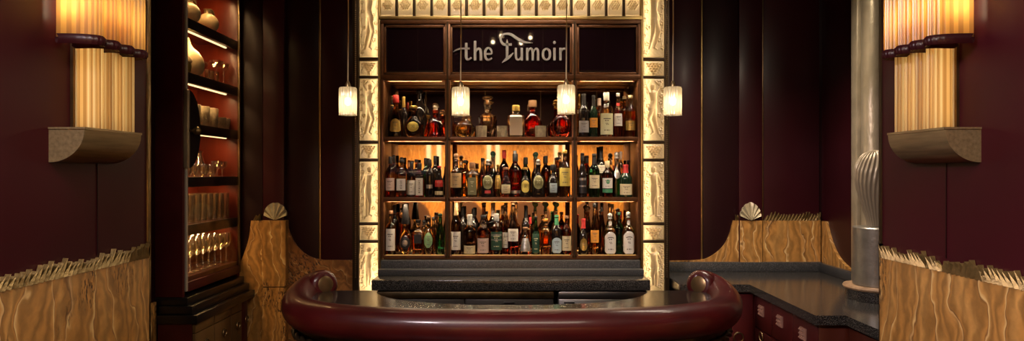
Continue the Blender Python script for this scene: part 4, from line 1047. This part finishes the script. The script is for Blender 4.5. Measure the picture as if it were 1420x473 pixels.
# ------------------------------------------------------------------ corner counter and cabinets on the right
ct = thing('corner_counter', 'L-shaped black granite counter along the wall below the gilt crest', 'counter', (1.9, 4.4, .87))
poly = [(1.11, 4.85), (1.11, 4.28), (1.565, 4.28), (1.565, 3.345), (1.72, 3.345), (1.72, 2.80), (2.335, 2.80), (2.335, 4.85)]
MB().prism(poly, .885, .935, 'Z').build('worktop', 'granite', ct, 20)
MB().box(1.10, 1.112, 4.28, 4.85, .880, .937, .002).build('end_trim', 'steel', ct)
sp = thing('backsplash', 'low speckled granite upstand along the corner counter', 'backsplash', (2.0, 4.8, .935))
MB().box(PX(928, 4.83), 2.31, 4.825, 4.858, .9355, 1.006, .002).build('upstand', 'granite_grey', sp)
MB().box(2.285, 2.316, 4.16, 4.824, .9355, 1.0, .002).build('side_upstand', 'granite_grey', sp)

def ring_pull(name, c, axis, r, parent, mat='brass'):
    pts = []
    for i in range(25):
        a = 2 * pi * i / 24
        pts.append((c[0] + r * cos(a), c[1], c[2] + r * sin(a)) if axis == 'Y' else (c[0], c[1] + r * cos(a), c[2] + r * sin(a)))
    mb = MB().tube(pts, r * .16, 8, cap=False)
    return mb.build(name, mat, parent)
# side run (faces the room's middle, plane x = 1.60)
cb = thing('drawer_cabinet', 'maroon drawer cabinet with faceted knobs under the corner counter', 'cabinet', (1.9, 3.8, 0))
MB().box(1.625, 2.33, 3.39, 4.30, .0, .884).build('carcass', 'maroon_paint', cb)
for k, (ya, yb) in enumerate(((4.02, 4.29), (3.72, 4.01), (3.41, 3.71))):
    d = MB().box(1.605, 1.627, ya, yb, .66, .875, .003).build('drawer', 'maroon_paint', cb)
    cy_ = (ya + yb) / 2 + .01; cz = .785
    kn = MB().box(1.594, 1.606, cy_ - .034, cy_ + .034, cz - .034, cz + .034, .002)
    for a in range(3):
        for b in range(3):
            yy, zz = cy_ - .022 + a * .022, cz - .022 + b * .022
            kn.add([(1.594, yy - .009, zz - .009), (1.594, yy + .009, zz - .009), (1.594, yy + .009, zz + .009), (1.594, yy - .009, zz + .009), (1.583, yy, zz)], [(0, 1, 4), (1, 2, 4), (2, 3, 4), (3, 0, 4)])
    kn.build('knob', 'knob_glass', d, 0)
    d2 = MB().box(1.605, 1.627, ya, yb, .12, .65, .003).build('door', 'maroon_paint', cb)
    ring_pull('ring_pull', (1.597, cy_, .62), 'X', .028, d2, 'bronze')
cb2 = thing('wall_cabinet', 'maroon cabinet with a ring pull under the counter end beside the lit column', 'cabinet', (1.4, 4.5, 0))
MB().box(1.14, 1.624, 4.325, 4.85, 0, .884).build('carcass', 'maroon_paint', cb2)
for k, (xa, xb) in enumerate(((1.15, 1.38), (1.385, 1.60))):
    d = MB().box(xa, xb, 4.305, 4.326, .12, .865, .003).build('door', 'maroon_paint', cb2)
    ring_pull('ring_pull', (1.50 if k else 1.25, 4.298, .58), 'Y', .032, d, 'bronze')
cb3 = thing('end_cabinet', 'red brown cabinet front under the counter corner closest to the pier', 'cabinet', (1.95, 3.1, 0))
MB().box(1.76, 2.33, 2.82, 3.385, 0, .884).build('carcass', 'maroon_paint', cb3)
MB().box(1.60, 1.76, 3.375, 3.389, .0, .88, .002).build('front_panel', 'redwood', cb3)
MB().box(1.745, 1.762, 2.86, 3.36, .12, .87, .003).build('door', 'redwood', cb3)

# silver column, drum and shell
col = thing('silver_column', 'silver leafed half column rising behind the shell sculpture', 'column', (2.21, 3.98, .936))
MB().box(2.155, 2.339, 4.06, 4.14, .936, 3.15, .02).build('flat_board', 'silver_leaf', col)
MB().lathe([(.060, .0), (.060, 2.21)], (2.215, 3.992, .936), 32).build('shaft', 'silver_leaf', col)
dr = thing('metal_drum', 'brushed silver drum standing on the corner counter ledge', 'pedestal', (2.13, 3.79, .936))
MB().lathe([(.123, .080), (.128, .085), (.128, .415), (.123, .420), (.10, .421), (.001, .421)], (2.13, 3.79, .936), 48).build('drum', 'silver_drum', dr)
MB().lathe([(.165, .057), (.175, .061), (.180, .071), (.175, .081), (.001, .082)], (2.13, 3.79, .936), 48).build('stone_disc', 'disc_stone', dr)
MB().lathe([(.001, .0005), (.165, .0005), (.165, .058), (.001, .058)], (2.13, 3.79, .936), 40).build('granite_foot', 'granite', dr)
smb = MB()
pw = [(0, .050), (.03, .055), (.08, .068), (.15, .090), (.22, .110), (.29, .121), (.35, .116), (.40, .092), (.43, .058), (.445, .02), (.447, .001)]
pw = smooth_curve(pw, 3)
def shell_pt(a, b):
    z, w_ = pw[round(b * (len(pw) - 1))]
    th = 2 * pi * a
    groove = 1 + .030 * cos(26 * th + 5 * sin(z * 9)) * (.4 + z / .45) + .012 * sin(z * 95 + 3 * sin(th * 2))
    return (2.128 + w_ * cos(th) * groove, 3.80 + w_ * .42 * sin(th) * (1 + (groove - 1) * 2.2), 1.3585 + z)
sh = smb.grid(208, len(pw) - 1, shell_pt).build('shell_sculpture', 'shell_glass', None, 50)
sh.name = 'shell_sculpture'; tag(sh, 'large ribbed glass shell standing upright on the silver drum', 'sculpture')
# foot that joins shell to the drum
# ------------------------------------------------------------------ glass cabinet on the left
cab = thing('glass_cabinet', 'tall maroon display cabinet with lit shelves of glassware on stepped black base', 'cabinet', (-2.1, 4.45, 0))
CX = -2.04; Y0c, Y1c = 4.04, 4.85
MB().box(-2.365, CX + .004, Y0c - .03, Y0c, .901, 3.18, .003).build('near_side', 'maroon_paint', cab)
MB().box(-2.36, CX + .0, Y1c + .0, Y1c + .022, .90, 3.18, .003).build('far_side', 'mahogany', cab)
MB().box(-2.365, -2.35, Y0c - .03, Y1c, .90, 3.18).build('back_board', 'mahogany', cab)
for (y, w, m) in ((Y0c + .002, .022, 'bright_steel'), (Y1c - .018, .022, 'bronze')):
    MB().box(CX - .004, CX + .012, y, y + w, .93, 3.18, .003).build('front_stile', m, cab)
SH = [('F', 1.012), ('E', 1.337), ('D', 1.643), ('C', 1.985), ('B', 2.307), ('A', 2.65)]
CZ = dict(SH)
for nme, z in SH:
    MB().box(-2.35, CX - .012, Y0c + .002, Y1c - .002, z - .02, z).build('shelf', 'mahogany' if nme != 'F' else 'maroon_paint', cab)
    MB().box(CX - .03, CX - .006, Y0c + .024, Y1c - .018, z - .062, z + .002, .002).build('shelf_lip', 'ebony' if nme != 'F' else 'maroon_paint', cab)
    if nme != 'F':
        MB().box(CX - .070, CX - .058, Y0c + .02, Y1c - .08, z - .064, z - .056).build('led_strip', 'led', cab)
        MB().box(CX - .078, CX - .050, Y0c + .02, Y1c - .08, z - .056, z - .02).build('led_housing', 'ebony', cab)
for z_ in (1.268, 1.574, 1.916, 2.238, 2.582, 2.962):
    strip_light('cabinet_led', (CX - .064, (Y0c + Y1c) / 2 - .03, z_), 3.6, (1., .60, .25), .010, .70, (-.55, 0, -1))
MB().box(-2.35, CX - .01, Y0c, Y1c, 2.98, 3.0).build('top_board', 'mahogany', cab)
MB().box(CX - .075, CX - .052, Y0c + .02, Y1c - .08, 2.968, 2.98).build('led_strip', 'led', cab)
MB().box(CX - .02, CX + .012, Y0c + .024, Y1c - .018, .925, .985, .004).build('bottom_rail', 'maroon_paint', cab)
MB().box(CX - .002, CX + .003, Y0c + .024, Y1c - .02, .99, 3.18).build('glass_pane', 'pane', cab)
# half-moon door plate with knob
zc = PZ(180, 4.12); pl = []
for i in range(33):
    a = -pi / 2 + pi * i / 32
    pl.append((Y0c + .002 + .155 * cos(a), zc + .245 * sin(a)))
dp = MB().prism(pl, CX + .006, CX + .026, 'X').build('door_plate', 'ebony', cab)
rim = [(CX + .016, y, z) for y, z in pl]
MB().box(CX + .004, CX + .034, Y0c - .022, Y0c + .006, zc - .245, zc + .245, .006).build('plate_edge', 'silver_leaf', dp)
kb = MB().tube([(CX + .02, Y0c + .03, zc - .01), (CX + .055, Y0c + .03, zc - .01)], .011, 12).tube([(CX + .03, Y0c - .01, zc - .01), (CX + .03, Y0c + .12, zc - .01)], .009, 12)
kb.ball((CX + .06, Y0c + .04, zc - .01), .026, 14, 8); kb.build('knob', 'bronze', dp)
# stepped base
for k, (z0, z1, xf, yn) in enumerate(((.745, .798, -1.925, 3.97), (.799, .850, -1.965, 3.99), (.851, .90, -2.002, 4.005))):
    MB().box(-2.36 if yn > 4.0 else -2.175, xf, yn, 4.858 - k * .004, z0, z1, .003).build('base_step', 'ebony', cab)
MB().box(-2.175, -1.965, 3.985, 4.79, 0, .744).build('base_carcass', 'maroon_paint', cab)
for k, (ya, yb) in enumerate(((3.99, 4.245), (4.25, 4.495), (4.50, 4.675))):
    MB().box(-1.966, -1.945, ya, yb - .003, .685, .738, .002).build('drawer', 'drawer_wood', cab)
    d = MB().box(-1.966, -1.945, ya, yb - .003, .10, .68, .003).build('door', 'drawer_wood', cab)
    yc = (ya + yb) / 2
    mbk = MB().lathe([(.001, 0), (.02, 0), (.018, .006), (.008, .01)], (0, 0, 0), 14)
    MB().box(-1.945, -1.938, yc - .014, yc + .014, .58, .608, .004).build('pull_plate', 'bronze', d)
    ring_pull('ring_pull', (-1.934, yc, .594), 'X', .026, d, 'bronze')
d = MB().box(-1.966, -1.950, 4.68, 4.785, .10, .738, .003).build('door', 'maroon_paint', cab)
ring_pull('ring_pull', (-1.938, 4.745, .60), 'X', .024, d, 'bronze')

# glassware
def place_set(name, cat, group, mbf, mat, spots, labf):
    pr = None
    for i, (x, y, z) in enumerate(spots):
        lab = labf(i)
        if pr is None:
            pr = thing(name, lab, cat, (x, y, z), group)
            for pn, mb, mt in mbf(x, y, z): mb.build(pn, mt, pr, 60)
        else: copy_tree(pr, (x, y, z), lab)
ORD = ['first', 'second', 'third', 'fourth', 'fifth', 'sixth', 'seventh', 'eighth', 'ninth', 'tenth']
ROWN = ['front row', 'middle row', 'back row']
def spots_rows(z, xs, y0, y1, ns):
    out = []
    for r, (x, n) in enumerate(zip(xs, ns)):
        for k in range(n):
            out.append((x, y0 + (y1 - y0) * (k + .5) / n, z + .0025, r, k))
    return out
def rows(name, cat, group, mbf, desc, shelf, z, xs, y0, y1, ns):
    sp = spots_rows(z, xs, y0, y1, ns)
    place_set(name, cat, group, mbf, None, [s[:3] for s in sp], lambda i: '%s, %s, %s, %s from near end' % (desc, shelf, ROWN[sp[i][3]], ORD[sp[i][4]]))
def wine_glass(x, y, z):
    prof = [(.001, 0), (.032, 0), (.033, .003), (.012, .007), (.0045, .014), (.004, .095), (.008, .105), (.030, .125), (.038, .15), (.036, .19), (.031, .215), (.029, .215), (.034, .19), (.036, .15), (.028, .128), (.001, .112)]
    a = [p for p in prof]
    return [('foot', MB().lathe(prof[:6] + [(.001, .095)], (x, y, z), 20), 'glassware'), ('bowl', MB().lathe([(.001, .0955)] + prof[6:], (x, y, z), 24), 'glassware')]
rows('wine_glass', 'glass', 'wine glasses on the bottom cabinet shelf', wine_glass, 'wine glass', 'bottom cabinet shelf', CZ['F'], (-2.115, -2.205, -2.295), 4.13, 4.845, (8, 8, 8))
def highball(x, y, z): return [('bowl', tumbler_mb(.034, .185, (x, y, z)), 'glassware')]
rows('highball_glass', 'glass', 'highball glasses in the cabinet', highball, 'tall straight highball glass', 'second lowest cabinet shelf', CZ['E'], (-2.115, -2.20, -2.285), 4.13, 4.82, (8, 8, 8))
def lowtumbler(x, y, z): return [('bowl', MB().lathe([(.001, 0), (.032, 0), (.036, .006), (.046, .05), (.040, .085), (.038, .085), (.042, .05), (.033, .012), (.001, .012)], (x, y, z), 28), 'glassware')]
rows('rocks_glass', 'glass', 'rounded rocks glasses in the cabinet', lowtumbler, 'rounded rocks glass', 'third lowest cabinet shelf', CZ['D'], (-2.12,), 4.15, 4.61, (4,))
def carafe(x, y, z): return [('glass_body', MB().lathe([(.001, 0), (.07, 0), (.075, .01), (.06, .06), (.035, .13), (.028, .16), (.038, .185), (.036, .185), (.026, .16), (.033, .13), (.056, .06), (.068, .014), (.001, .012)], (x, y, z), 28, rib=14, ribamp=.02), 'glassware')]
place_set('carafe', 'carafe', 'flared carafes behind the rocks glasses', carafe, None, [(-2.25, 4.50, CZ['D'] + .0025), (-2.25, 4.655, CZ['D'] + .0025), (-2.27, 4.345, CZ['D'] + .0025)], lambda i: ['flared ribbed carafe in the middle of three behind the rocks glasses', 'flared ribbed carafe at the far side of three behind the rocks glasses', 'flared ribbed carafe at the near side of three behind the rocks glasses'][i])
place_set('goblet', 'glass', 'small goblets at the far end of the shelf', lambda x, y, z: [('bowl', MB().lathe([(.001, 0), (.03, 0), (.006, .01), (.005, .05), (.034, .07), (.04, .11), (.038, .11), (.03, .074), (.001, .06)], (x, y, z), 24), 'glassware')], None, [(-2.12, 4.665, CZ['D'] + .0025), (-2.13, 4.77, CZ['D'] + .0025)], lambda i: ['small goblet right after the rocks glasses on their shelf', 'small goblet last on the rocks glass shelf'][i])
# engraved frosted vases
def frosted(x, y, z): return [('bowl', MB().lathe([(.001, 0), (.050, 0), (.053, .005), (.060, .135), (.056, .14), (.047, .014), (.001, .014)], (x, y, z), 36, rib=18, ribamp=.025), 'frost')]
place_set('frosted_vase', 'vase', 'engraved frosted vases in the cabinet', frosted, None, [(-2.14, 4.33, CZ['C'] + .0025), (-2.14, 4.46, CZ['C'] + .0025), (-2.14, 4.59, CZ['C'] + .0025)], lambda i: ['engraved frosted vase beside the half moon door plate', 'engraved frosted vase in the middle of three above the carafes', 'engraved frosted vase next to the low frosted bowls'][i])
def fbowl(x, y, z): return [('bowl', MB().lathe([(.001, 0), (.03, 0), (.034, .005), (.042, .06), (.044, .085), (.042, .085), (.042, .06), (.03, .012), (.001, .012)], (x, y, z), 32, rib=16, ribamp=.04), 'frost')]
place_set('frosted_bowl', 'bowl', 'low frosted bowls beside the vases', fbowl, None, [(-2.115, 4.702, CZ['C'] + .0025), (-2.24, 4.60, CZ['C'] + .0025), (-2.125, 4.79, CZ['C'] + .0025), (-2.24, 4.715, CZ['C'] + .0025)], lambda i: ['low frosted bowl at the shelf edge, closest to the engraved vases', 'low frosted bowl set back behind the last engraved vase', 'low frosted bowl at the far end of its shelf', 'low frosted bowl set back behind the other bowls'][i])
# bulb vase on shelf B
vz = CZ['B'] + .0025
t = thing('bulb_vase', 'large pale ribbed vase shaped like a bulb with pointed tip', 'vase', (-2.18, 4.36, vz))
MB().lathe([(.001, 0), (.05, 0), (.07, .006), (.098, .05), (.106, .09), (.096, .135), (.07, .175), (.036, .205), (.02, .23), (.013, .26), (.010, .27), (.001, .27)], (-2.18, 4.36, vz), 40, rib=20, ribamp=.018).build('vase_body', 'vase_glass', t, 60)
t = thing('lidded_jar', 'small greenish gold lidded jar beside the bulb vase', 'jar', (-2.13, 4.205, vz))
MB().lathe([(.001, 0), (.03, 0), (.045, .02), (.05, .055), (.045, .08), (.001, .08)], (-2.13, 4.205, vz), 24).build('jar_body', 'green_gold', t, 60)
MB().lathe([(.052, .08), (.054, .09), (.035, .12), (.012, .135), (.014, .15), (.001, .16)], (-2.13, 4.205, vz), 24).build('lid', 'vase_glass', t, 60)
def coupe(x, y, z):
    return [('foot', MB().lathe([(.001, 0), (.032, 0), (.033, .003), (.012, .007), (.0045, .014), (.004, .11), (.001, .11)], (x, y, z), 20), 'glassware'),
            ('bowl', MB().lathe([(.001, .1105), (.012, .112), (.035, .128), (.048, .155), (.050, .165), (.047, .165), (.033, .132), (.001, .117)], (x, y, z), 24), 'glassware')]
place_set('coupe_glass', 'glass', 'coupe glasses beside the bulb vase', coupe, None, [(-2.125, 4.665, vz), (-2.125, 4.785, vz), (-2.25, 4.72, vz), (-2.25, 4.60, vz)], lambda i: ['coupe glass at the shelf edge, nearer the bulb vase', 'coupe glass at the shelf edge, nearer the far cabinet side', 'coupe glass set back behind the pair at the edge', 'coupe glass set back just past the cut tumblers'][i])
place_set('cut_tumbler', 'glass', 'small cut tumblers beside the bulb vase', lambda x, y, z: [('bowl', tumbler_mb(.032, .075, (x, y, z), 10), 'glassware')], None, [(-2.10, 4.50, vz), (-2.10, 4.575, vz), (-2.19, 4.54, vz)], lambda i: ['small cut tumbler right next to the bulb vase', 'small cut tumbler between the bulb vase and the coupes', 'small cut tumbler behind the two at the shelf edge'][i])
# jugs on the top shelf
az = CZ['A'] + .0025
for (x, y, R, lab) in ((-2.14, 4.29, .078, 'larger globe jug with silver collar on the top cabinet shelf'), (-2.14, 4.565, .074, 'globe jug with ring handle beside the red glass flower')):
    t = thing('globe_jug', lab, 'jug', (x, y, az), 'frosted globe jugs on the top cabinet shelf')
    MB().lathe([(.001, 0)] + [(R * .98 * sin(a), R * .93 - R * .93 * cos(a)) for a in [pi * (.14 + .70 * i / 14) for i in range(15)]] + [(R * .3, R * 1.84), (.001, R * 1.84)], (x, y, az), 36, rib=24, ribamp=.008).build('jug_body', 'vase_glass', t, 60)
    MB().lathe([(R * .34, R * 1.78), (R * .36, R * 1.8), (R * .30, R * 2.0), (R * .34, R * 2.25), (R * .38, R * 2.28), (R * .001, R * 2.3)], (x, y, az), 24).build('collar', 'bracket_metal', t)
    pts = [(x + .01, y + R * .25 + R * .75 * sin(a), az + R * 1.85 + R * .45 * cos(a)) for a in [pi * i / 14 for i in range(15)]]
    MB().tube(pts, .008, 10).build('handle', 'bracket_metal', t)
t = thing('glass_flower', 'red glass flower standing behind the two globe jugs', 'ornament', (-2.27, 4.45, az))
MB().lathe([(.001, 0), (.04, 0), (.04, .006), (.006, .012), (.005, .14), (.001, .14)], (-2.27, 4.45, az), 16).build('stem', 'green_gold', t)
for k in range(6):
    a = k * pi / 3
    MB().ball((-2.255, 4.45 + .05 * cos(a), az + .19 + .05 * sin(a)), .034, 10, 6).build('petal', 'red_glass', t)

# ------------------------------------------------------------------ hanging lamps
def pendant(u, v0, v1, lab, Y=3.3):
    x = PX(u, Y); zt, zb2 = PZ(v0, Y), PZ(v1, Y)
    t = thing('pendant_lamp', lab, 'pendant lamp', (x, Y, zb2), 'fluted glass pendants over the bar')
    R = 12.0 / F * Y; H = zt - zb2
    MB().lathe([(R * .98, 0), (R * .96, H * .04), (R, H * .3), (R, H * .93), (R * .90, H * .985), (R * .30, H)], (x, Y, zb2), 120, rib=20, ribamp=.035)
    s_ = MB()
    prof = [(R * 1.02, 0), (R * .98, H * .04), (R, H * .3), (R, H * .93), (R * .92, H * .985), (R * .30, H)]
    vs = []; fs = []; seg = 120
    for r, z in prof:
        for k in range(seg):
            a = 2 * pi * k / seg; rr = r * (1 + .075 * abs(sin(9 * a)) - .045)
            vs.append((x + rr * cos(a), Y + rr * sin(a), zb2 + z))
    for i in range(len(prof) - 1):
        for k in range(seg): fs.append((i * seg + k, i * seg + (k + 1) % seg, (i + 1) * seg + (k + 1) % seg, (i + 1) * seg + k))
    s_.add(vs, fs).build('lamp_shade', 'pendant_glass', t, 60)
    MB().lathe([(.001, H * .995), (.014, H * .995), (.014, H + .012), (.006, H + .03), (.001, H + .03)], (x, Y, zb2), 16).build('fitting', 'bronze', t)
    MB().tube([(x, Y, zb2 + H + .028), (x + .002, Y, 2.4), (x, Y, 2.8), (x, Y, 3.2)], .0032, 8).build('cord', 'cord', t)
    MB().ball((x, Y, zb2 + H * .5), .017, 14, 8, 1.3).build('bulb', 'bulb', t)
    MB().tube([(x, Y, zb2 + H * .6), (x, Y, zb2 + H)], .008, 10).build('lamp_holder', 'brass', t)
    light('POINT', 'pendant_light', (x, Y, zb2 + H * .24), PEND, (1., .76, .48), .02)
PEND = .20
pendant(482.5, 121, 160, 'fluted glass pendant hanging before the lit column nearer the glass cabinet')
pendant(638.8, 121, 160, 'fluted glass pendant hanging in front of the wide golden decanter')
pendant(785.2, 118, 158, 'fluted glass pendant hanging in front of the round red decanter')
pendant(933, 120.5, 160, 'fluted glass pendant hanging before the lit column nearer the corner counter')

# four small lamps above the bar, seen in the header glass
for k, (u, v) in enumerate(((683.5, 53.5), (695, 45), (722.5, 55), (735.5, 47.5))):
    Yl = 3.4; d = 2 * (YS + .026) - Yl
    x = PX(u, d); z = PZ(v, d)
    t = thing('cup_lamp', 'small glass cup lamp hung high above the bar, %s from the glass cabinet side' % ORD[k], 'pendant lamp', (x, Yl, z - .045), 'small cup lamps over the bar')
    MB().lathe([(.028, 0), (.026, .09), (.008, .092)], (x, Yl, z - .045), 24).build('lamp_shade', 'pane', t)
    MB().ball((x, Yl, z), .012, 12, 8).build('bulb', 'bulb_dim', t)
    MB().tube([(x, Yl, z + .047), (x, Yl, 3.2)], .002, 6).build('cord', 'dark_bronze', t)
    light('POINT', 'cup_light', (x, Yl, z - .03), .8, (1., .7, .4), .015)

# ------------------------------------------------------------------ added fill lights at the ceiling, no fixtures: room, alcove and rear wall
AMBP = 68.
light('AREA', 'fill_light', (0.0, .55, 3.185), AMBP, (1., .82, .62), 2.2, .8, target=(0, .55, 0))
light('AREA', 'fill_light', (-1.3, .40, 3.19), 120., (1., .84, .88), .5, 1.0, target=(-1.0, .40, 0))
light('AREA', 'fill_light', (1.45, 3.9, 3.19), 27., (1., .82, .64), .9, .4, target=(1.75, 4.3, 0), spread=radians(95))  # added to brighten the alcove above the corner counter
light('AREA', 'fill_light', (0, 3.9, 3.185), 5., (1., .82, .64), 1.2, .2, target=(0, 4.45, 2.55), spread=radians(80))  # added to light the sign and header
light('AREA', 'fill_light', (-.9, 3.95, 3.19), 2., (1., .78, .55), 1.0, .4, target=(-1.1, 4.3, 0))  # weak added fill on the cabinet side of the alcove
light('SPOT', 'fill_spot', (-1.35, .35, 3.15), 190., (1., .80, .84), .12, target=(1.58, 2.1, 1.9)).data.spot_size = radians(75)  # added to lighten the right pier
light('POINT', 'fill_light', (1.75, 3.25, 3.0), 9., (1., .84, .62), .06)  # added for the highlight on the silver column
light('AREA', 'fill_light', (0, -1.9, 3.19), 330., (1., .72, .36), 4.5, .3, target=(0, -3.1, .9), spread=radians(60))  # added to brighten the rear wall for the mirrors
w = bpy.data.worlds.new('World'); S.world = w; w.use_nodes = True
w.node_tree.nodes['Background'].inputs[0].default_value = (.02, .012, .010, 1)
w.node_tree.nodes['Background'].inputs[1].default_value = 1.

# ------------------------------------------------------------------ camera
cam = bpy.data.cameras.new('camera'); co = bpy.data.objects.new('camera', cam); C.objects.link(co)
co.location = (0, 0, EYE); co.rotation_euler = (pi / 2, 0, 0)
cam.sensor_fit = 'HORIZONTAL'; cam.sensor_width = 36.; cam.lens = 36. * F / 1420.
cam.shift_y = (V0 - 236.5) / 1420.
cam.clip_start = .05; cam.clip_end = 50
S.camera = co
